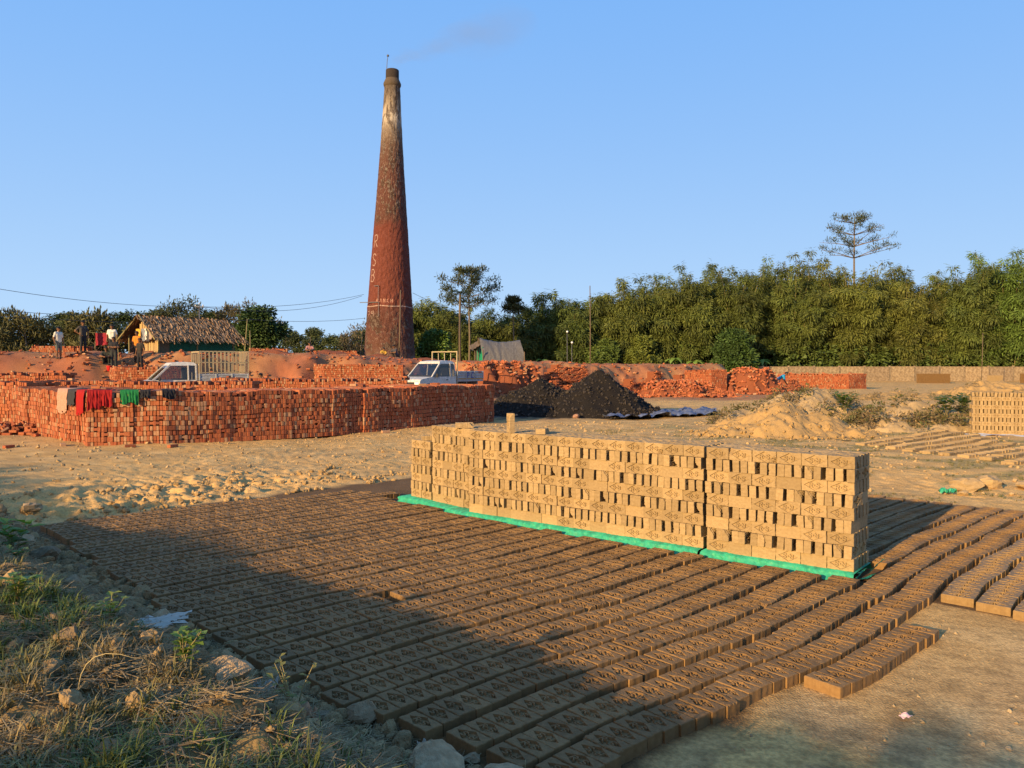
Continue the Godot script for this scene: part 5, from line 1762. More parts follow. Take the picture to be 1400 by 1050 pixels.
func heaps() -> void:
	for k in 4: rocks.append(rock_mesh(30 + k))
	# coal: two peaks running into one another
	for e in [[Vector3(1.15, 0, -31.3), 2.9, 2.0, 1.40, "left, lower peak of the black coal heap"], [Vector3(3.35, 0, -30.8), 2.7, 2.0, 1.74, "right, taller peak of the black coal heap"]]:
		var t := thing("coal_heap", e[4], "coal heap", e[0], 0.0, "coal heaps")
		var st := st_new(true)
		heap_shape(st, e[1], e[2], e[3], 44, 0.12, e[0].x, 0.95)
		mi("coal_dust", done(st), M.coal, t)
		lumps_over("coal_lumps", M.red, 2600, func():
			var a := R(0, TAU); var f := sqrt(rng.randf())
			var x: float = cos(a) * f * e[1]; var z: float = sin(a) * f * e[2]
			return Vector3(x, heap_at(x, z, e[1], e[2], e[3], 0.12, e[0].x, 0.95), z), 0.02, 0.15, [Color(0.030, 0.026, 0.024), Color(0.075, 0.062, 0.053)], t)
	for e in [[0.15, -29.6, 0.16, "lone brick piece on the left toe of the coal heap"], [2.35, -28.75, 0.28, "large brown lump at the foot of the coal heap"], [-0.1, -30.4, 0.2, "pale sack end by the coal heap's left toe"]]:
		var o := mi("rubble_lump", rocks[int(e[2] * 10) % 4], mat(lin(0.32, 0.17, 0.10) if e[2] != 0.2 else lin(0.6, 0.55, 0.47), 0.9), null, Transform3D(Basis(Vector3.UP, R(0, 3)).scaled(Vector3.ONE * e[2]), Vector3(e[0], gh(e[0], e[1]) + e[2] * 0.25, e[1])))
		tag(o, e[3], "lump")
	# blue tarpaulin
	var st := st_new(true)
	sheet(st, Vector3(3.3, 0.03, -28.0), Vector3(4.4, 0, -1.9), Vector3(1.0, 0, -3.6), 60, 40, 0.10)
	var o := mi("tarpaulin", done(st), M.blue_sheet)
	tag(o, "crumpled blue tarpaulin lying right of the coal heap", "tarpaulin")
	# clay mounds on the right: [place, half widths, height, label, weeds, tints]
	var clay := [Color(0.52, 0.33, 0.13), Color(0.43, 0.285, 0.125)]
	var pale := [Color(0.52, 0.37, 0.19), Color(0.40, 0.29, 0.15)]
	var mounds := [
		[Vector3(7.8, 0, -22.6), 2.5, 1.7, 0.92, "smooth yellow clay mound right behind the dry stack", 0, clay],
		[Vector3(9.8, 0, -26.0), 3.4, 2.2, 1.2, "pale weedy clay mound behind the yellow one", 120, pale],
		[Vector3(12.4, 0, -24.2), 2.9, 1.9, 0.85, "low weedy clod mound left of the right edge stack", 200, pale],
		[Vector3(32.0, 0, -52.5), 4.2, 2.4, 1.0, "far sandy heap at the right picture edge", 10, clay],
		[Vector3(22.5, 0, -46.0), 5.0, 2.2, 0.45, "low far sandy rise right of the brick stack", 40, clay]]
	for e in mounds:
		var c: Vector3 = e[0]
		var t := thing("clay_mound", e[4], "clay mound", c, 0.0, "clay mounds")
		st = st_new(true)
		var n := 84
		for i in n:
			for j in n:
				var g := []
				for k in [[0, 0], [1, 0], [1, 1], [0, 1]]:
					var x: float = e[1] * 1.2 * (2.0 * (i + k[0]) / n - 1.0)
					var z: float = e[2] * 1.2 * (2.0 * (j + k[1]) / n - 1.0)
					var y := heap_at(x, z, e[1], e[2], e[3], 0.24, c.x, 1.0) + 0.05 * noise.get_noise_2d(x * 3.0 + c.x, z * 3.0) + 0.035 * noise.get_noise_2d(x * 8.0, z * 8.0) + 0.02 * noise.get_noise_2d(x * 17.0, z * 17.0)
					g.append(Vector3(x, y, z))
				if max(max(g[0].y, g[1].y), max(g[2].y, g[3].y)) < -0.02: continue
				st.set_color((e[6][0] as Color).lerp(e[6][1], clampf(0.5 + noise.get_noise_2d(g[0].x * 1.3, g[0].z * 1.3 + c.x), 0, 1)))
				quad(st, g[0], g[1], g[2], g[3])
		mi("clay", done(st), M.soil, t)
		lumps_over("clods", M.soil, 900 if c.z > -30.0 else 200, func():
			var a := R(0, TAU); var f := sqrt(rng.randf()) * 1.12
			var x: float = cos(a) * f * e[1]; var z: float = sin(a) * f * e[2]
			return Vector3(x, max(heap_at(x, z, e[1], e[2], e[3], 0.24, c.x, 1.0), 0.0), z), 0.015, 0.13, e[6], t)
		if e[5] > 0:
			var xfs := []
			var cols := PackedColorArray()
			for i in int(e[5]) * 3:
				var a := R(0, TAU); var f := sqrt(rng.randf())
				var x: float = cos(a) * f * e[1]; var z: float = sin(a) * f * e[2]
				if noise.get_noise_2d(x * 0.9 + c.x, z * 0.9 + 2.0) < 0.0: continue
				xfs.append(Transform3D(Basis(Vector3.UP, R(0, TAU)).scaled(Vector3.ONE * R(0.35, 0.7)), Vector3(x, heap_at(x, z, e[1], e[2], e[3], 0.24, c.x, 1.0) + 0.08, z)))
				cols.append(Color(0.075, 0.085, 0.028).lerp(Color(0.16, 0.105, 0.055), rng.randf()))
			multi("weeds", sprays.fine, M.leaf, xfs, cols, t)


func cloths() -> void:
	# washing laid over the red stack's top edge: [corner start, end, drop, colour, label]
	var top := 11 * 0.119 + 0.01
	var left := func(t: float) -> Vector2: return Vector2(-10.12 - 0.702 * t, -18.75 - 0.712 * t)
	var front := func(t: float) -> Vector2: return Vector2(-10.12 + 0.974 * t, -18.75 - 0.229 * t)
	var list := [
		[left.call(2.2), left.call(1.36), 0.56, Color(0.50, 0.40, 0.31), "cream printed cloth hung over the sunlit left end of the wall"],
		[left.call(1.3), left.call(0.70), 0.36, Color(0.03, 0.03, 0.035), "narrow black cloth hung between the cream and the red ones"],
		[left.call(0.62), left.call(0.03), 0.55, Color(0.26, 0.008, 0.008), "long red cloth hung over the wall's corner, sunlit side"],
		[front.call(0.02), front.call(0.31), 0.42, Color(0.22, 0.007, 0.009), "red dress hung over the wall right of the corner"],
		[front.call(0.29), front.call(0.57), 0.37, Color(0.24, 0.008, 0.009), "second red cloth hung beside the red dress"],
		[front.call(0.74), front.call(1.15), 0.31, Color(0.008, 0.13, 0.04), "green cloth hung over the wall between red and black"],
		[front.call(1.18), front.call(1.42), 0.18, Color(0.018, 0.018, 0.022), "small black cloth next to the green one"],
		[Vector2(-8.50, -19.12), Vector2(-8.24, -19.28), 0.19, Color(0.016, 0.016, 0.020), "rightmost small black cloth on the wall"]]
	for e in list:
		var a: Vector2 = e[0]
		var d: Vector2 = e[1] - a
		var out := Vector3(-d.y, 0, d.x).normalized()
		var st := st_new(true)
		var n := 26
		var g := []
		for i in n + 1:
			var f := float(i) / n
			var base := Vector3(a.x + d.x * f, top, a.y + d.y * f)
			var row := []
			var fold := noise.get_noise_1d(f * d.length() * 13.0 + a.x * 5.0)
			var drop: float = e[2] * (1.0 + 0.22 * noise.get_noise_1d(f * d.length() * 4.0 + a.x))
			row.append(base - out * 0.42 + Vector3(0, 0.03 + 0.03 * fold, 0))
			row.append(base - out * 0.16 + Vector3(0, 0.035 + 0.02 * fold, 0))
			row.append(base + out * 0.035 + Vector3(0, 0.03, 0))
			for k in 7:
				var q := (k + 1) / 7.0
				row.append(base + out * (0.055 + 0.055 * q * (fold + 0.4) + 0.02 * noise.get_noise_2d(f * d.length() * 25.0, q * 2.0)) - Vector3(0, drop * q, 0))
			g.append(row)
		for i in n:
			for j in g[0].size() - 1: quad(st, g[i][j], g[i][j + 1], g[i + 1][j + 1], g[i + 1][j])
		var m := mat(lin(e[3].r, e[3].g, e[3].b), 0.9)
		if e[3].g > 0.4: m = mat(lin(e[3].r, e[3].g, e[3].b), 0.9, tex(0.05, 3, Color(0.75, 0.5, 0.45), Color(1, 1, 1), 33, 256), 4.0)
		var o := mi("hanging_cloth", done(st), m)
		tag(o, e[4], "cloth", "washing on the red brick wall")
	# red blanket on a line on the bank
	var st := st_new(true)
	wavy(st, Vector3(-0.33, -0.68, 0), Vector3(0.66, 0, 0), Vector3(0, 0.68, 0), 12, 8, 0.03)
	var o := mi("hanging_cloth", done(st), mat(lin(0.24, 0.02, 0.028), 0.9), null, Transform3D(Basis.IDENTITY, Vector3(-23.0, 3.76, -44.2)))
	tag(o, "red blanket hung on a line between the workers on the bank", "cloth")
	st = st_new()
	tube(st, [Vector3(-24.0, 2.2, -44.2), Vector3(-23.8, 3.8, -44.2)], 0.025, 0.02, 5)
	tube(st, [Vector3(-22.0, 2.2, -44.2), Vector3(-22.2, 3.8, -44.2)], 0.025, 0.02, 5)
	tube(st, [Vector3(-23.8, 3.79, -44.2), Vector3(-23.0, 3.77, -44.2), Vector3(-22.2, 3.79, -44.2)], 0.008, 0.008, 4)
	o = mi("washing_line", done(st), M.bamboo)
	tag(o, "washing line on two sticks holding the red blanket", "washing line")
	st = st_new()
	for s in [-1.0, 1.0]: quad(st, Vector3(0, 0.5, 0.35), Vector3(0, 0.5, -0.35), Vector3(0.45 * s, -0.05, -0.4), Vector3(0.45 * s, -0.05, 0.4))
	o = mi("white_sheet", done(st), mat(lin(0.7, 0.66, 0.56), 0.8), null, Transform3D(Basis(Vector3.UP, 0.5), Vector3(-24.1, 2.50, -43.6)))
	tag(o, "small white sheet propped up like a tent between two workers", "sheet")


# ---------------------------------------------------------------- people

var head_mesh: ArrayMesh
var hair_mesh: ArrayMesh
var hand_mesh: ArrayMesh


func nets(lo: Vector3, hi: Vector3, cell: float, bones: Array, soft: float, palette: Array) -> ArrayMesh:
	# surface nets over tapered capsules joined softly; bones: [a, b, ra, rb, colour number, squash]
	var nx := int((hi.x - lo.x) / cell) + 2
	var ny := int((hi.y - lo.y) / cell) + 2
	var nz := int((hi.z - lo.z) / cell) + 2
	var F := PackedFloat32Array(); F.resize(nx * ny * nz); F.fill(0.5)
	var B := PackedFloat32Array(); B.resize(nx * ny * nz); B.fill(9.0)
	var K := PackedByteArray(); K.resize(nx * ny * nz)
	for bn in bones:
		var a: Vector3 = bn[0]
		var b: Vector3 = bn[1]
		var ra: float = bn[2]
		var rb: float = bn[3]
		var m: float = max(ra, rb) + soft + cell * 2.0
		var l := (Vector3(min(a.x, b.x), min(a.y, b.y), min(a.z, b.z)) - Vector3.ONE * m - lo) / cell
		var u := (Vector3(max(a.x, b.x), max(a.y, b.y), max(a.z, b.z)) + Vector3.ONE * m - lo) / cell
		var ab := b - a
		var ll: float = max(ab.length_squared(), 1e-8)
		for k in range(max(0, int(l.z)), min(nz - 1, int(u.z)) + 1):
			for j in range(max(0, int(l.y)), min(ny - 1, int(u.y)) + 1):
				for i in range(max(0, int(l.x)), min(nx - 1, int(u.x)) + 1):
					var p := lo + Vector3(i, j, k) * cell
					var t := clampf((p - a).dot(ab) / ll, 0.0, 1.0)
					var d := (p - a - ab * t).length() - lerpf(ra, rb, t)
					var id := (k * ny + j) * nx + i
					if d < B[id]:
						B[id] = d
						K[id] = bn[4]
					var f := F[id]
					var h: float = max(soft - absf(f - d), 0.0) / soft
					F[id] = min(f, d) - h * h * soft * 0.25
	var where := PackedInt32Array(); where.resize(nx * ny * nz); where.fill(-1)
	var P := PackedVector3Array()
	var C := PackedColorArray()
	var step := [0, 1, nx, nx + 1, nx * ny, nx * ny + 1, nx * ny + nx, nx * ny + nx + 1]
	for k in nz - 1:
		for j in ny - 1:
			for i in nx - 1:
				var id := (k * ny + j) * nx + i
				var s := 0
				for q in 8:
					if F[id + step[q]] < 0.0: s += 1
				if s == 0 or s == 8: continue
				var sum := Vector3.ZERO
				var n := 0
				for q in 8:
					for ax in 3:
						if q & (1 << ax): continue
						var r: int = q | (1 << ax)
						var f0 := F[id + step[q]]
						var f1 := F[id + step[r]]
						if (f0 < 0.0) != (f1 < 0.0):
							var t := f0 / (f0 - f1)
							sum += Vector3(q & 1, (q >> 1) & 1, (q >> 2) & 1).lerp(Vector3(r & 1, (r >> 1) & 1, (r >> 2) & 1), t)
							n += 1
				where[id] = P.size()
				P.append(lo + (Vector3(i, j, k) + sum / n) * cell)
				C.append(palette[K[id]])
	var I := PackedInt32Array()
	var off := [1, nx, nx * ny]
	for k in range(1, nz - 1):
		for j in range(1, ny - 1):
			for i in range(1, nx - 1):
				var id := (k * ny + j) * nx + i
				var f0 := F[id]
				for ax in 3:
					var f1 := F[id + off[ax]]
					if (f0 < 0.0) == (f1 < 0.0): continue
					var u: int = off[(ax + 1) % 3]
					var v: int = off[(ax + 2) % 3]
					var q := [where[id - u - v], where[id - v], where[id], where[id - u]]
					if q.has(-1): continue
					if f0 < 0.0: I.append_array(PackedInt32Array([q[0], q[2], q[1], q[0], q[3], q[2]]))
					else: I.append_array(PackedInt32Array([q[0], q[1], q[2], q[0], q[2], q[3]]))
	var st := SurfaceTool.new()
	var arr := []
	arr.resize(Mesh.ARRAY_MAX)
	arr[Mesh.ARRAY_VERTEX] = P
	arr[Mesh.ARRAY_COLOR] = C
	arr[Mesh.ARRAY_INDEX] = I
	var m := ArrayMesh.new()
	m.add_surface_from_arrays(Mesh.PRIMITIVE_TRIANGLES, arr)
	st.create_from(m, 0)
	st.generate_normals()
	return st.commit()


func person(label: String, at: Vector3, turn: float, pose: String, shirt: Color, legs: Color, size := 1.0, bare := 0.0) -> Node3D:
	# faces local +z; skin, shirt, legwear, shoes
	var skin := Color(0.17, 0.085, 0.045)
	var pal := [skin, shirt, legs, Color(0.05, 0.04, 0.035), Color(0.02, 0.015, 0.012)]
	var t := thing("person", label, "person", at, turn, "people at the kiln")
	var hip := Vector3(0, 0.93, 0)
	var chest := Vector3(0, 1.30, 0)
	var kn := [Vector3(-0.10, 0.50, 0.03), Vector3(0.10, 0.50, 0.03)]
	var an := [Vector3(-0.11, 0.085, 0), Vector3(0.11, 0.085, 0)]
	var el := [Vector3(-0.25, 1.13, -0.02), Vector3(0.25, 1.13, -0.02)]
	var wr := [Vector3(-0.25, 0.89, 0.06), Vector3(0.25, 0.89, 0.06)]
	match pose:
		"crossed":
			el = [Vector3(-0.25, 1.14, 0.04), Vector3(0.25, 1.14, 0.04)]
			wr = [Vector3(0.06, 1.17, 0.20), Vector3(-0.06, 1.13, 0.22)]
		"hips":
			el = [Vector3(-0.36, 1.17, -0.10), Vector3(0.27, 1.13, 0.0)]
			wr = [Vector3(-0.17, 1.00, 0.02), Vector3(0.24, 0.90, 0.10)]
		"step":
			kn = [Vector3(-0.10, 0.50, 0.13), Vector3(0.10, 0.50, -0.02)]
			an = [Vector3(-0.11, 0.085, 0.16), Vector3(0.11, 0.10, -0.18)]
			el = [Vector3(-0.25, 1.13, -0.06), Vector3(0.25, 1.15, 0.06)]
			wr = [Vector3(-0.24, 0.92, 0.08), Vector3(0.20, 1.00, 0.24)]
		"crouch":
			hip = Vector3(0, 0.24, -0.10)
			chest = Vector3(0, 0.58, 0.06)
			kn = [Vector3(-0.17, 0.46, 0.26), Vector3(0.17, 0.46, 0.26)]
			an = [Vector3(-0.13, 0.085, 0.06), Vector3(0.13, 0.085, 0.06)]
			el = [Vector3(-0.27, 0.46, 0.24), Vector3(0.27, 0.46, 0.24)]
			wr = [Vector3(-0.08, 0.44, 0.44), Vector3(0.10, 0.44, 0.44)]
		"bend":
			hip = Vector3(0, 0.86, -0.12)
			chest = Vector3(0, 1.08, 0.22)
			kn = [Vector3(-0.11, 0.47, 0.06), Vector3(0.11, 0.47, 0.02)]
			an = [Vector3(-0.12, 0.085, -0.02), Vector3(0.12, 0.085, -0.14)]
			el = [Vector3(-0.24, 0.80, 0.34), Vector3(0.24, 0.82, 0.36)]
			wr = [Vector3(-0.12, 0.60, 0.46), Vector3(0.14, 0.62, 0.46)]
	var spine := (chest - hip).normalized()
	var neck := chest + spine * 0.17
	var sh := [chest + spine * 0.10 + Vector3(-0.175, 0, 0), chest + spine * 0.10 + Vector3(0.175, 0, 0)]
	var bones := []
	for s in [-1.0, 1.0]:
		bones.append([hip + Vector3(0.06 * s, 0.02, 0), chest.lerp(hip, 0.55) + Vector3(0.06 * s, 0, 0), 0.105, 0.10, 1, 0])
		bones.append([chest.lerp(hip, 0.55) + Vector3(0.06 * s, 0, 0), chest + Vector3(0.075 * s, 0, 0), 0.10, 0.115, 1, 0])
	bones.append([sh[0] + Vector3(0.05, 0, 0), sh[1] - Vector3(0.05, 0, 0), 0.07, 0.07, 1, 0])
	bones.append([chest + spine * 0.10, neck + spine * 0.05, 0.062, 0.052, 0, 0])
	for i in 2:
		var sx := -1.0 if i == 0 else 1.0
		var hp := hip + Vector3(0.09 * sx, -0.02, 0)
		bones.append([sh[i], sh[i].lerp(el[i], 0.7), 0.062, 0.055, 1, 0])
		bones.append([sh[i].lerp(el[i], 0.7), el[i], 0.042, 0.040, 0, 0])
		bones.append([el[i], wr[i], 0.040, 0.028, 0, 0])
		bones.append([hp, kn[i], 0.100, 0.072, 2, 0])
		if bare > 0.0:
			bones.append([kn[i], kn[i].lerp(an[i], 0.55), 0.055, 0.056, 0, 0])
			bones.append([kn[i].lerp(an[i], 0.55), an[i], 0.056, 0.038, 0, 0])
		else:
			bones.append([kn[i], an[i] + Vector3(0, 0.05, 0), 0.072, 0.060, 2, 0])
		bones.append([an[i] + Vector3(0, -0.035, -0.03), an[i] + Vector3(0.02 * sx, -0.045, 0.14), 0.045, 0.034, 3, 0])
	var body := nets(Vector3(-0.55, -0.06, -0.48), Vector3(0.55, 1.66, 0.68), 0.026, bones, 0.045, pal)
	var out := SurfaceTool.new()
	out.append_from(body, 0, Transform3D.IDENTITY)
	var tilt := Basis(Vector3.RIGHT, {"bend": 0.75, "crouch": 0.2, "step": 0.1, "crossed": 0.12, "hips": 0.1, "stand": 0.08}[pose])
	var hx := Transform3D(tilt, neck + spine * 0.02)
	out.append_from(head_mesh, 0, hx)
	for i in 2:
		var d: Vector3 = (wr[i] - el[i]).normalized()
		var x := d.cross(Vector3.BACK if absf(d.z) < 0.8 else Vector3.UP).normalized()
		var bs := Basis(x, -d, x.cross(-d))
		if i == 0: bs = Basis(-x, -d, x.cross(-d) * -1.0) if false else bs
		out.append_from(hand_mesh, 0, Transform3D(bs, wr[i]))
	var o := mi("body", out.commit(), M.skin_cloth, t)
	o.scale = Vector3.ONE * size
	var hr := mi("hair", hair_mesh, mat(lin(0.012, 0.010, 0.009), 0.6), t, hx)
	hr.transform = Transform3D(hx.basis.scaled(Vector3.ONE * size), hx.origin * size)
	return t


func people() -> void:
	var skin := [Color(0.17, 0.085, 0.045), Color(0.015, 0.012, 0.012), Color(0.16, 0.055, 0.04)]
	# a head on the joint at the base of the skull, about 0.23 m tall
	var hb := [[Vector3(0, 0.145, -0.005), Vector3(0, 0.155, 0.015), 0.088, 0.086, 0, 0], [Vector3(0, 0.075, 0.03), Vector3(0, 0.035, 0.055), 0.062, 0.038, 0, 0], [Vector3(0, -0.03, -0.01), Vector3(0, 0.06, 0.0), 0.05, 0.055, 0, 0],
		[Vector3(0, 0.125, 0.10), Vector3(0, 0.085, 0.118), 0.010, 0.016, 0, 0], [Vector3(-0.09, 0.12, 0.0), Vector3(-0.093, 0.085, 0.0), 0.020, 0.013, 0, 0], [Vector3(0.09, 0.12, 0.0), Vector3(0.093, 0.085, 0.0), 0.020, 0.013, 0, 0],
		[Vector3(-0.032, 0.118, 0.092), Vector3(-0.030, 0.118, 0.092), 0.011, 0.011, 1, 0], [Vector3(0.032, 0.118, 0.092), Vector3(0.030, 0.118, 0.092), 0.011, 0.011, 1, 0], [Vector3(-0.018, 0.048, 0.092), Vector3(0.018, 0.048, 0.092), 0.009, 0.009, 2, 0]]
	head_mesh = nets(Vector3(-0.13, -0.10, -0.13), Vector3(0.13, 0.27, 0.16), 0.0085, hb, 0.016, skin)
	hair_mesh = nets(Vector3(-0.13, 0.02, -0.14), Vector3(0.13, 0.29, 0.13), 0.010, [[Vector3(0, 0.165, -0.02), Vector3(0, 0.175, 0.02), 0.092, 0.084, 0, 0], [Vector3(0, 0.12, -0.045), Vector3(0, 0.07, -0.045), 0.072, 0.05, 0, 0], [Vector3(-0.06, 0.20, 0.05), Vector3(0.06, 0.205, 0.05), 0.036, 0.036, 0, 0]], 0.02, [Color.WHITE])
	# a half-open hand hanging down -y from the wrist, palm towards -z
	var hn := [[Vector3(0, -0.01, 0), Vector3(-0.018, -0.085, 0), 0.022, 0.016, 0, 0], [Vector3(0, -0.01, 0), Vector3(0.020, -0.085, 0), 0.022, 0.016, 0, 0]]
	for k in 4:
		var x: float = [-0.030, -0.010, 0.011, 0.031][k]
		var l: float = [0.062, 0.074, 0.080, 0.070][k]
		var a := Vector3(x, -0.085, 0)
		var b := Vector3(x * 1.1, -0.085 - l * 0.5, -0.010)
		hn.append([a, b, 0.010, 0.009, 0, 0])
		hn.append([b, Vector3(x * 1.1, -0.085 - l * 0.85, -0.036), 0.009, 0.0075, 0, 0])
	hn.append([Vector3(0.022, -0.030, 0), Vector3(0.050, -0.062, -0.012), 0.012, 0.0105, 0, 0])
	hn.append([Vector3(0.050, -0.062, -0.012), Vector3(0.056, -0.092, -0.026), 0.0105, 0.0085, 0, 0])
	hand_mesh = nets(Vector3(-0.06, -0.19, -0.07), Vector3(0.09, 0.03, 0.05), 0.005, hn, 0.006, skin)
	var g := func(x: float, z: float, y := 0.0) -> Vector3: return Vector3(x, gh(x, z) + y, z)
	var dark := Color(0.03, 0.032, 0.03)
	person("man in a white shirt and grey shorts standing on the bank's left", g.call(-25.0, -43.5), 1.1, "stand", Color(0.52, 0.50, 0.42), Color(0.09, 0.10, 0.095), 1.02, 1.0)
	person("man in dark clothes standing with hand on hip beside the white sheet", g.call(-23.65, -43.5), 0.9, "hips", Color(0.05, 0.045, 0.04), Color(0.025, 0.027, 0.027))
	person("man in a black shirt standing with folded arms, facing the camera", g.call(-21.9, -43.4), 0.2, "crossed", Color(0.02, 0.022, 0.026), Color(0.028, 0.035, 0.035))
	person("man in a white shirt half hidden behind the one with folded arms", g.call(-22.45, -44.3), 0.3, "stand", Color(0.60, 0.58, 0.50), dark)
	person("dark clothed person crouching left of the folded arms man", g.call(-22.35, -43.5), 0.3, "crouch", dark, dark)
	person("dark clothed person crouching right of the folded arms man", g.call(-21.25, -43.4), -0.4, "crouch", Color(0.04, 0.035, 0.045), dark)
	person("man in an orange shirt standing under the hut's gable", g.call(-21.0, -44.2), 0.0, "stand", Color(0.50, 0.17, 0.02), Color(0.02, 0.02, 0.022))
	person("man in black standing just right of the orange shirt", g.call(-20.55, -43.6), -0.3, "stand", Color(0.03, 0.025, 0.022), Color(0.018, 0.018, 0.02))
	person("person in a pink shirt sitting on the bank behind the left pickup", g.call(-15.9, -62.0), 0.3, "crouch", Color(0.34, 0.16, 0.15), Color(0.05, 0.05, 0.07), 1.15)
	person("woman in yellow crouching at the chimney's foot", g.call(-10.8, -66.0), 0.5, "crouch", Color(0.50, 0.30, 0.05), Color(0.50, 0.28, 0.05))
	person("dark clothed person crouching next to the one in yellow", g.call(-9.75, -66.0), -0.7, "crouch", Color(0.05, 0.05, 0.06), Color(0.06, 0.05, 0.05), 1.15)
	person("dark clothed person crouching behind the left pickup's tail", g.call(-12.3, -38.4, 0.25), 0.6, "crouch", Color(0.03, 0.03, 0.035), dark, 1.05)
	person("worker in a bright blue shirt bending over the bricks", g.call(19.6, -57.8), 1.2, "bend", Color(0.02, 0.22, 0.42), Color(0.10, 0.14, 0.18), 1.06)
	# a red bucket by the workers
	var t := thing("bucket", "small red bucket on the bank before the folded arms man", "bucket", g.call(-21.95, -43.0))
	mi("pail", lathe([Vector2(0.0, 0.005), Vector2(0.11, 0.0), Vector2(0.15, 0.28), Vector2(0.16, 0.30), Vector2(0.145, 0.30), Vector2(0.10, 0.02), Vector2(0.0, 0.02)], 18), mat(lin(0.5, 0.02, 0.02), 0.5), t)
	var st := st_new()
	var arc := []
	for i in 9: arc.append(Vector3(cos(PI * i / 8.0) * 0.15, 0.28 + sin(PI * i / 8.0) * 0.14, 0))
	tube(st, arc, 0.006, 0.006, 5)
	mi("handle", done(st), M.steel, t)


# ---------------------------------------------------------------- poles and wires

func pole(called: String, label: String, cat: String, foot: Vector3, h: float, r: float, lean: Vector3, m: Material, cap := 0) -> Node3D:
	var t := thing(called, label, cat, foot)
	var st := st_new(true)
	tube(st, [Vector3(0, -0.3, 0), lean * 0.5 + Vector3(0.02, h * 0.5, 0), lean + Vector3(0, h, 0)], r, r * 0.7, 7)
	mi("shaft", done(st), m, t)
	if cap == 1:   # crossarm with insulators
		st = st_new()
		bx(st, lean + Vector3(0, h - 0.1, 0), Vector3(0.7, 0.06, 0.06))
		mi("crossarm", done(st), M.steel, t)
		for x in [-0.28, 0.0, 0.28]: mi("insulator", lathe([Vector2(0, 0.14), Vector2(0.035, 0.12), Vector2(0.045, 0.04), Vector2(0.02, 0.0), Vector2(0, 0)], 8), mat(lin(0.5, 0.48, 0.45), 0.3), t, Transform3D(Basis.IDENTITY, lean + Vector3(x, h - 0.07 + (0.14 if x == 0.0 else 0.0), 0)))
	if cap == 2:   # lamp head
		st = st_new(true)
		tube(st, [lean + Vector3(0, h, 0), lean + Vector3(0.02, h + 0.1, 0.05)], 0.03, 0.03, 6)
		mi("bracket", done(st), M.steel, t)
		var b := SphereMesh.new(); b.radius = 0.11; b.height = 0.2; b.radial_segments = 10; b.rings = 5
		mi("lamp_globe", b, mat(lin(0.7, 0.7, 0.68), 0.3), t, Transform3D(Basis.IDENTITY, lean + Vector3(0.02, h + 0.2, 0.06)))
	return t


func wire(label: String, a: Vector3, b: Vector3, sag: float, r := 0.016) -> void:
	var st := st_new(true)
	var pts := []
	for i in 25:
		var f := i / 24.0
		pts.append(a.lerp(b, f) - Vector3(0, sag * 4.0 * f * (1.0 - f), 0))
	tube(st, pts, r, r, 4, false)
	var o := mi("power_line", done(st), M.wire)
	tag(o, label, "power line", "overhead wires")


func lines_and_poles() -> void:
	var top := Vector3(-23.2, 6.3, -58.6)
	pole("utility_pole", "slim grey utility pole rising behind the thatched hut", "pole", Vector3(-23.2, 2.3, -58.6), 4.1, 0.06, Vector3.ZERO, M.steel, 1)
	pole("bamboo_pole", "leaning pale bamboo pole right of the thatched hut", "pole", Vector3(-21.1, 2.3, -62.0), 3.3, 0.045, Vector3(0.32, 0, 0), M.bamboo)
	pole("bamboo_pole", "shorter upright bamboo pole right of the leaning one", "pole", Vector3(-20.6, 2.3, -62.0), 2.4, 0.04, Vector3(0.02, 0, 0), M.bamboo)
	pole("bamboo_pole", "tall thin bamboo pole standing before the chimney", "pole", Vector3(-9.55, 2.0, -66.5), 6.3, 0.07, Vector3(0.18, 0, 0), M.wood)
	pole("bamboo_pole", "tall thin pole rising behind the coal heap before the grove", "pole", Vector3(5.75, 1.9, -58.0), 5.9, 0.045, Vector3(-0.03, 0, 0), M.wood)
	pole("lamp_post", "thin lamp post with a white globe above the coal's left peak", "lamp post", Vector3(5.3, 0, -76.0), 5.0, 0.035, Vector3.ZERO, M.steel, 2)
	pole("lamp_post", "shorter lamp post right of the one with the high globe", "lamp post", Vector3(5.6, 0, -74.0), 3.9, 0.035, Vector3.ZERO, M.steel, 2)
	pole("bamboo_pole", "thin stick standing before the wall at the right", "pole", Vector3(52.4, 0, -88.0), 5.6, 0.045, Vector3(0.1, 0, 0), M.wood)
	pole("bamboo_pole", "thin upright pole among the far trees left of the chimney", "pole", Vector3(-18.4, 2.2, -72.0), 2.4, 0.035, Vector3.ZERO, M.wood)
	wire("topmost wire from the left edge down to the utility pole", Vector3(-29.5, 6.4, -42.0), top + Vector3(-0.28, 0, 0), 0.35, 0.014)
	wire("second wire from the left edge to the utility pole", Vector3(-29.5, 5.15, -42.0), top + Vector3(0, -0.05, 0), 0.55, 0.014)
	wire("lowest wire from the left edge behind the thatched hut", Vector3(-30.5, 4.85, -45.0), Vector3(-19.8, 5.4, -60.0), 0.3, 0.014)
	wire("upper wire from the utility pole to the chimney", top + Vector3(0.28, 0, 0), Vector3(-15.1, 9.2, -80.6), 0.45, 0.016)
	wire("second wire from the utility pole to the chimney", top + Vector3(0.28, -0.02, 0), Vector3(-15.3, 9.05, -80.6), 0.8, 0.016)
	wire("lower wire running to the chimney's left side", Vector3(-21.0, 5.6, -62.3), Vector3(-15.0, 6.8, -80.8), 0.25, 0.016)
	wire("wire from the chimney down towards the flat-crowned tree", Vector3(-10.2, 9.4, -81.0), Vector3(-4.6, 7.5, -84.0), 0.2, 0.018)
	wire("short wire from the bracket to the pole before the chimney", Vector3(-12.6, 8.2, -79.0), Vector3(-9.37, 8.2, -66.5), 0.1, 0.014)


# ---------------------------------------------------------------- foreground bank: grass, weeds, lumps, litter

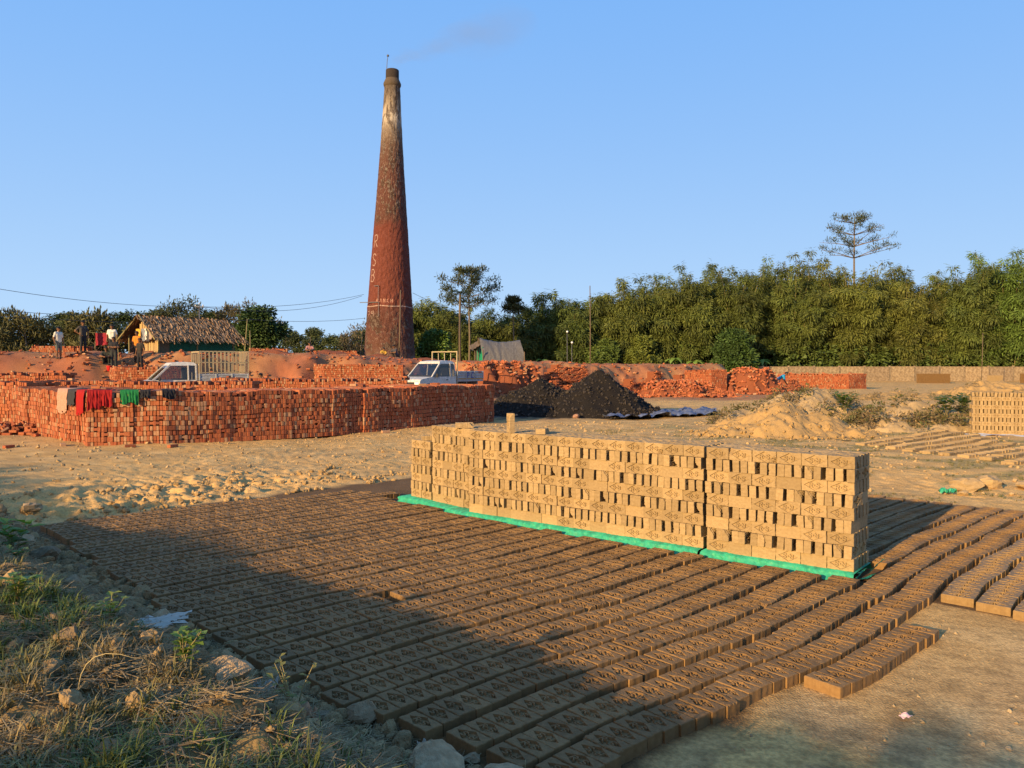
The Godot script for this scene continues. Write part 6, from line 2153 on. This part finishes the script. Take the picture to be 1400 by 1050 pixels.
func tuft(n: int, h: float, spread: float, wid: float, bend: float, sd: int) -> ArrayMesh:
	var g := RandomNumberGenerator.new()
	g.seed = sd
	var st := st_new()
	for i in n:
		var a := g.randf() * TAU
		var d := Vector3(cos(a), 0, sin(a))
		var p := Vector3(g.randf_range(-1, 1), 0, g.randf_range(-1, 1)) * spread
		var l := h * g.randf_range(0.55, 1.2)
		var b := bend * g.randf_range(0.4, 1.3)
		var s := Vector3(-sin(a), 0, cos(a)) * wid * g.randf_range(0.7, 1.2)
		var m := p + Vector3(0, l * 0.55, 0) + d * l * b * 0.35
		var t := p + Vector3(0, l * (1.0 - 0.35 * b), 0) + d * l * b
		quad(st, p - s, m - s * 0.8, m + s * 0.8, p + s)
		st.add_vertex(m - s * 0.8); st.add_vertex(t); st.add_vertex(m + s * 0.8)
	return done(st)


func weed(label: String, at: Vector3, h: float, n: int, leaf: float, col: Color) -> void:
	# a leafy weed: stems with pairs of broad leaves
	var t := thing("weed", label, "plant", at, R(0, TAU))
	var stems := st_new(true)
	var m := mat(lin(col.r, col.g, col.b), 0.55)
	m.backlight_enabled = true
	m.backlight = Color(0.4, 0.5, 0.12)
	var leaves := st_new()
	for k in n:
		var a := R(0, TAU)
		var d := Vector3(cos(a), 0, sin(a)) * R(0.15, 0.6)
		var pts := [Vector3.ZERO, d * h * 0.4 + Vector3(0, h * 0.55, 0), d * h + Vector3(0, h * R(0.75, 1.0), 0)]
		tube(stems, pts, 0.004, 0.002, 4, false)
		for q in 7:
			var f := 0.25 + 0.75 * q / 6.0
			var p: Vector3 = pts[0].lerp(pts[1], f * 2.0) if f < 0.5 else pts[1].lerp(pts[2], f * 2.0 - 1.0)
			var b := a + q * 2.4 + R(-0.4, 0.4)
			var e := Vector3(cos(b), R(-0.1, 0.5), sin(b)).normalized()
			var s := e.cross(Vector3.UP).normalized()
			var l := leaf * R(0.7, 1.2)
			var c := p + e * l * 0.5 + Vector3(0, 0.02 * l, 0)
			quad(leaves, p, c - s * l * 0.36 + Vector3(0, l * 0.08, 0), p + e * l, c)
			quad(leaves, p, c, p + e * l, c + s * l * 0.36 + Vector3(0, l * 0.08, 0))
	mi("stems", done(stems), M.bamboo, t)
	mi("leaves", done(leaves), m, t)


func bank_spot(umin: float, umax: float) -> Variant:
	var u := R(umin, umax)
	var v := R(-0.5, 12.0)
	var p := uv_pos(u, v)
	if p.z > -1.9 or p.z < -14.0 or absf(p.x) > -p.z * 0.68 + 0.4: return null
	p.y = gh(p.x, p.z)
	return p


func foreground() -> void:
	# grass over the bank, thick at the lower left, thinning to litter near the rows
	var kinds := [tuft(16, 0.115, 0.05, 0.0036, 0.9, 1), tuft(13, 0.085, 0.06, 0.0042, 1.2, 2), tuft(10, 0.155, 0.04, 0.0026, 0.8, 3)]
	var by := [[], [], []]
	var cols := [PackedColorArray(), PackedColorArray(), PackedColorArray()]
	for i in 34000:
		var p = bank_spot(-2.2, 2.5)
		if p == null: continue
		var u: float = (p.x - p.z) * 0.70711
		var n := noise.get_noise_2d(p.x * 1.3 + 2.0, p.z * 1.3)
		var dens := sst(1.75, 0.85, u + 0.5 * n)
		if rng.randf() > dens * (0.35 + 0.65 * sst(-0.35, 0.25, n)): continue
		var k := rng.randi() % 3
		if k == 2 and rng.randf() < 0.6: k = 1
		by[k].append(Transform3D(Basis(Vector3.UP, R(0, TAU)).rotated(Vector3.RIGHT, R(-0.25, 0.25)).scaled(Vector3.ONE * R(0.5, 1.0)), p))
		var dry := clampf(0.30 + 0.9 * noise.get_noise_2d(p.x * 0.8 + 20.0, p.z * 0.8) + R(-0.3, 0.3) + 0.35 * sst(1.3, 2.1, u), 0, 1)
		cols[k].append(Color(0.105, 0.135, 0.026).lerp(Color(0.235, 0.175, 0.080), dry) * R(0.6, 1.15))
	var gt := thing("bank_grass", "short mixed green and dry grass over the near bank", "grass")
	gt.set_meta("kind", "stuff")
	for k in 3: multi("grass_tufts", kinds[k], M.leaf, by[k], cols[k], gt)
	# dry straw lying near the rows
	var straw := st_new()
	for i in 12:
		var a := R(0, TAU)
		var d := Vector3(cos(a), R(0.0, 0.25), sin(a)) * R(0.03, 0.08)
		var c := Vector3(R(-0.06, 0.06), 0.008, R(-0.06, 0.06))
		bar(straw, c - d, c + d, 0.0025, 0.0015)
	var sx := []
	var sc := PackedColorArray()
	for i in 5200:
		var p = bank_spot(0.0, 2.5)
		if p == null: continue
		sx.append(Transform3D(Basis(Vector3.UP, R(0, TAU)).scaled(Vector3.ONE * R(0.7, 1.4)), p))
		sc.append(Color(0.33, 0.25, 0.13).lerp(Color(0.16, 0.11, 0.06), rng.randf()))
	var so := multi("straw_litter", done(straw), M.thatch, sx, sc)
	tag(so, "dry straw and root litter scattered over the bank", "litter")
	# rubble of clods over bank, past the rows and at the right
	var clod := thing("clod_litter", "crumbled clay clods strewn over bank and yard", "clods")
	clod.set_meta("kind", "stuff")
	lumps_over("clods", M.soil, 9000, func(): return bank_spot(1.0, 2.5), 0.010, 0.075, [Color(0.38, 0.26, 0.12), Color(0.23, 0.155, 0.07)], clod)
	lumps_over("clods", M.soil, 2200, func(): return bank_spot(1.55, 2.48), 0.05, 0.15, [Color(0.44, 0.295, 0.135), Color(0.28, 0.185, 0.085)], clod)
	lumps_over("clods", M.soil, 1400, func(): return bank_spot(-0.8, 2.45), 0.03, 0.17, [Color(0.42, 0.285, 0.135), Color(0.28, 0.185, 0.085)], clod)
	lumps_over("clods", M.soil, 1900, func():
		var p := uv_pos(R(1.2, 8.6), 10.75 + 2.6 * pow(rng.randf(), 1.4))
		p.y = gh(p.x, p.z)
		return p if noise.get_noise_2d(p.x * 0.8, p.z * 0.8 + 3.0) > -0.05 else null, 0.012, 0.12, [Color(0.60, 0.385, 0.16), Color(0.44, 0.29, 0.13)], clod)
	lumps_over("clods", M.soil, 2600, func():
		var p := uv_pos(R(2.6, 9.0), R(-0.6, 2.0))
		if noise.get_noise_2d(p.x * 2.1 + 4.0, p.z * 2.1) < -0.1 or ((p.x - p.z) * 0.70711 > 6.9 and (-p.x - p.z) * 0.70711 > 1.2): return null
		p.y = gh(p.x, p.z) - 0.003
		return p, 0.004, 0.028, [Color(0.55, 0.39, 0.20), Color(0.38, 0.27, 0.14)], clod)
	lumps_over("clods", M.soil, 800, func():
		var p := uv_pos(R(4.0, 8.5), R(-0.6, 1.15))
		p.y = gh(p.x, p.z) - 0.004
		return p if noise.get_noise_2d(p.x * 1.7, p.z * 1.7) > 0.1 or rng.randf() < 0.08 else null, 0.006, 0.10, [Color(0.62, 0.46, 0.26), Color(0.45, 0.34, 0.20)], clod)
	lumps_over("clods", M.soil, 5200, func():
		var p := Vector3(R(-14.0, 16.0), 0, R(-26.0, -11.5))
		if uv_inside(p): return null
		p.y = gh(p.x, p.z)
		return p, 0.012, 0.10, [Color(0.62, 0.42, 0.20), Color(0.46, 0.32, 0.16)], clod)
	lumps_over("clods", M.red, 2600, func():
		var x := R(-42.0, 20.0)
		var z := interp(hill_x, hill_z, x) + R(-6.0, 0.5)
		return Vector3(x, gh(x, z), z), 0.04, 0.26, [Color(0.42, 0.14, 0.065), Color(0.30, 0.10, 0.05)], clod)
	# grass on the open ground at the right
	var rx := []
	var rc := PackedColorArray()
	for i in 9000:
		var p := Vector3(R(2.5, 17.0), 0, R(-24.0, -11.0))
		if uv_inside(p): continue
		if noise.get_noise_2d(p.x * 0.5 + 31.0, p.z * 0.9 + 8.0) < 0.06 + R(-0.08, 0.14): continue
		p.y = gh(p.x, p.z)
		rx.append(Transform3D(Basis(Vector3.UP, R(0, TAU)).scaled(Vector3.ONE * R(0.3, 0.75)), p))
		rc.append(Color(0.115, 0.12, 0.03).lerp(Color(0.26, 0.20, 0.09), rng.randf()))
	var ro := multi("yard_grass", kinds[1], M.leaf, rx, rc)
	tag(ro, "thin olive grass patches on the yard behind the dry stack", "grass")
	# the lumps of clay one can pick out: [x, z, size, sharp, label]
	var list := [
		[-0.36, -3.62, 0.29, "pale pointed clay block at the bottom centre beside the rows"],
		[-0.03, -3.60, 0.19, "squarish grey clay lump touching the front rows' corner"],
		[-0.20, -3.80, 0.08, "small round lump between the two bottom clay blocks"],
		[-0.80, -4.26, 0.20, "flat-sided pale clay lump leaning on the rows' left end"],
		[-1.02, -4.22, 0.10, "small slab of clay left of the flat-sided lump"],
		[-1.25, -3.45, 0.22, "broken tan clay block in the grass near the orange rag"],
		[-1.50, -3.85, 0.14, "rounded tan lump in the dry grass left of the orange rag"],
		[-1.78, -4.55, 0.10, "round clod in the dry grass left of the rows"],
		[-2.25, -4.95, 0.09, "pair of small clods beside the white torn bag"],
		[-2.55, -5.75, 0.21, "broken brick shaped lump below the far left rows"],
		[-3.55, -6.35, 0.22, "long tan clay lump lying in the shaded rubble"],
		[-3.72, -6.28, 0.12, "round lump touching the long one in the shaded rubble"],
		[-4.55, -7.60, 0.26, "flat clay slab among the shaded rubble at the left"],
		[-4.05, -7.35, 0.13, "sharp upright clod beside the flat slab"],
		[-5.2, -8.35, 0.20, "big rounded lump at the left edge above the weeds"],
		[-6.2, -10.1, 0.26, "large smooth boulder like lump at the far left edge"],
		[-3.2, -5.55, 0.11, "sunlit clod at the edge of the left grass"],
		[-2.05, -3.6, 0.12, "sandy lump half sunk in the lower left grass"]]
	for e in list:
		var s: float = e[2]
		var bs := Basis(Vector3.UP, R(0, TAU)) * Basis(Vector3.RIGHT, R(-0.3, 0.3))
		var o := mi("clay_lump", rock_mesh(200 + int(e[0] * 37.0), 0.8), M["stone%d" % (rng.randi() % 3)], null, Transform3D(bs.scaled(Vector3(R(0.95, 1.3), R(0.8, 1.0), 1) * s), Vector3(e[0], gh(e[0], e[1]) + s * 0.24, e[1])))
		tag(o, e[3], "clay lump", "lumps of clay on the bank")
	# lumps in the sun beyond the right rows
	for e in [[7.0, -12.1, 0.45, "largest broken clay slab beyond the right rows"], [7.55, -12.35, 0.40, "upright broken slab right of the largest one"], [8.05, -12.2, 0.34, "rounded clay lump in the row beyond the right rows"], [8.7, -12.4, 0.36, "rightmost clay slab beyond the right rows"], [6.75, -11.75, 0.16, "small clod before the largest broken slab"], [4.75, -10.7, 0.14, "small clod just right of the dry stack's end"]]:
		var s: float = e[2]
		var o := mi("clay_lump", rock_mesh(300 + int(e[0] * 11.0), 0.8), M.dry2, null, Transform3D(Basis(Vector3.UP, R(0, TAU)).rotated(Vector3.RIGHT, R(-0.4, 0.4)).scaled(Vector3(1.2, 0.75, 1) * s), Vector3(e[0], gh(e[0], e[1]) + s * 0.2, e[1])))
		tag(o, e[3], "clay lump", "lumps of clay beyond the right rows")
	weed("broad-leaved weed on the bank at the left picture edge", gp(-4.65, -7.35), 0.34, 6, 0.13, Color(0.10, 0.17, 0.03))
	weed("leafy weed with pale round leaves at the bottom left edge", gp(-2.62, -4.15), 0.16, 7, 0.07, Color(0.12, 0.17, 0.035))
	weed("round-leaved weed at the bottom beside the broken tan block", gp(-1.42, -3.38), 0.16, 9, 0.055, Color(0.12, 0.18, 0.03))
	weed("small yellow green weed in the middle of the left grass", gp(-2.15, -4.18), 0.17, 8, 0.05, Color(0.15, 0.18, 0.03))
	weed("tall seedy weed standing before the orange rag", gp(-0.95, -3.40), 0.26, 5, 0.04, Color(0.16, 0.15, 0.04))
	weed("weed tuft among the shaded rubble at the left", gp(-3.7, -5.9), 0.14, 7, 0.05, Color(0.09, 0.13, 0.03))
	for e in [[12.8, -23.2, "green weed clump on the low clod mound"], [10.4, -24.6, "green weed clump on the pale clay mound"], [14.0, -24.4, "dark weed clump beside the right edge stack"]]:
		weed(e[2], Vector3(e[0], gh(e[0], e[1]) + 0.45, e[1]), 0.6, 16, 0.2, Color(0.07, 0.10, 0.028))
	# arching dry stalks
	for e in [[-1.72, -3.1, 0.34, "long arching dry grass stalk in the lower left grass"], [0.05, -3.45, 0.2, "short pale stick upright at the bottom before the rows"]]:
		var st := st_new(true)
		var pts := []
		for i in 8:
			var f := i / 7.0
			pts.append(Vector3(e[2] * 0.75 * f * f, e[2] * 0.62 * sin(f * 2.0), 0.1 * f) if e[2] > 0.3 else Vector3(0.01 * f, e[2] * f, 0))
		tube(st, pts, 0.0026, 0.0010, 5)
		var o := mi("dry_stalk", done(st), mat(lin(0.42, 0.33, 0.16), 0.8), null, Transform3D(Basis(Vector3.UP, R(-0.5, 0.5)), gp(e[0], e[1]) - Vector3(0, 0.01, 0)))
		tag(o, e[3], "stalk")
	# litter: torn bag, rags, sheet
	litter("torn_bag", "torn white plastic bag crumpled on the shaded bank", "plastic bag", gp(-2.42, -5.0), Vector2(0.60, 0.26), 0.022, mat(lin(0.42, 0.36, 0.28), 0.6), 0.5)
	litter("rag", "folded orange pink rag among the lumps at the bottom", "rag", gp(-1.02, -3.68), Vector2(0.17, 0.13), 0.07, mat(lin(0.50, 0.27, 0.14), 0.85, M.fine, 9.0), 0.9)
	litter("rag", "grey rag crumpled left of the orange one", "rag", gp(-1.2, -3.62), Vector2(0.19, 0.12), 0.05, mat(lin(0.33, 0.27, 0.20), 0.85), 0.2)
	litter("torn_bag", "small whitish plastic scrap at the rows' lower corner", "plastic bag", gp(-0.42, -3.92), Vector2(0.12, 0.07), 0.03, mat(lin(0.30, 0.24, 0.17), 0.6), 0.2)
	litter("plastic_scrap", "small green plastic scrap by the slabs beyond the right rows", "plastic scrap", gp(6.6, -11.85), Vector2(0.22, 0.12), 0.06, M.green_sheet, 0.3)
	litter("paper_scrap", "tiny pink paper scrap on the bare ground at the right", "paper scrap", gp(2.15, -4.25), Vector2(0.05, 0.03), 0.015, mat(lin(0.7, 0.45, 0.42), 0.8), 0.4)


func uv_inside(p: Vector3) -> bool:
	var u := (p.x - p.z) * 0.70711
	var v := (-p.x - p.z) * 0.70711
	return u > 2.3 and u < 12.0 and v > 1.2 and v < 10.8


func gp(x: float, z: float) -> Vector3:
	return Vector3(x, gh(x, z), z)


func litter(called: String, label: String, cat: String, at: Vector3, s: Vector2, h: float, m: Material, turn: float) -> void:
	var st := st_new(true)
	var n := 26
	var k := 16
	var g := []
	for i in n + 1:
		var row := []
		for j in k + 1:
			var x := s.x * (float(i) / n - 0.5)
			var z := s.y * (float(j) / k - 0.5)
			var e := 1.0 + 0.35 * noise.get_noise_2d(x * 9.0 + at.x, z * 9.0)
			var w := absf(noise.get_noise_2d(x * 13.0 + at.x, z * 13.0)) + 0.6 * absf(noise.get_noise_2d(x * 31.0, z * 31.0 + at.z))
			row.append(Vector3(x * e, 0.012 + h * w * 1.3, z * e + 0.03 * noise.get_noise_1d(x * 11.0 + at.z)))
		g.append(row)
	for i in n:
		for j in k: quad(st, g[i][j], g[i + 1][j], g[i + 1][j + 1], g[i][j + 1])
	var o := mi(called, done(st), m, null, Transform3D(Basis(Vector3.UP, turn), at))
	tag(o, label, cat)


# ---------------------------------------------------------------- the chimney's thin smoke, drifting right

func smoke() -> void:
	var t := thing("chimney_smoke", "faint grey smoke drifting right from the chimney's mouth", "smoke")
	t.set_meta("kind", "stuff")
	var g := RandomNumberGenerator.new()
	g.seed = 77
	for i in 26:
		var f := pow(i / 25.0, 1.3)
		var o := FogVolume.new()
		o.name = "smoke_puff"
		o.shape = RenderingServer.FOG_VOLUME_SHAPE_ELLIPSOID
		var w := lerpf(0.9, 4.6, f)
		var fm := FogMaterial.new()
		fm.albedo = lin(0.46, 0.43, 0.40)
		fm.density = 0.042 / w
		o.material = fm
		o.size = Vector3(w * 1.5, w * g.randf_range(0.6, 0.9), w) * g.randf_range(0.8, 1.2)
		o.position = Vector3(-12.2 + 12.5 * f + g.randf_range(-0.6, 0.6) * w * 0.4, 32.9 + 3.9 * pow(f, 0.7) + g.randf_range(-0.4, 0.4) * w * 0.5, -82.0 + g.randf_range(-1, 1) * w * 0.4)
		o.rotation.z = g.randf_range(-0.3, 0.5)
		t.add_child(o, true)
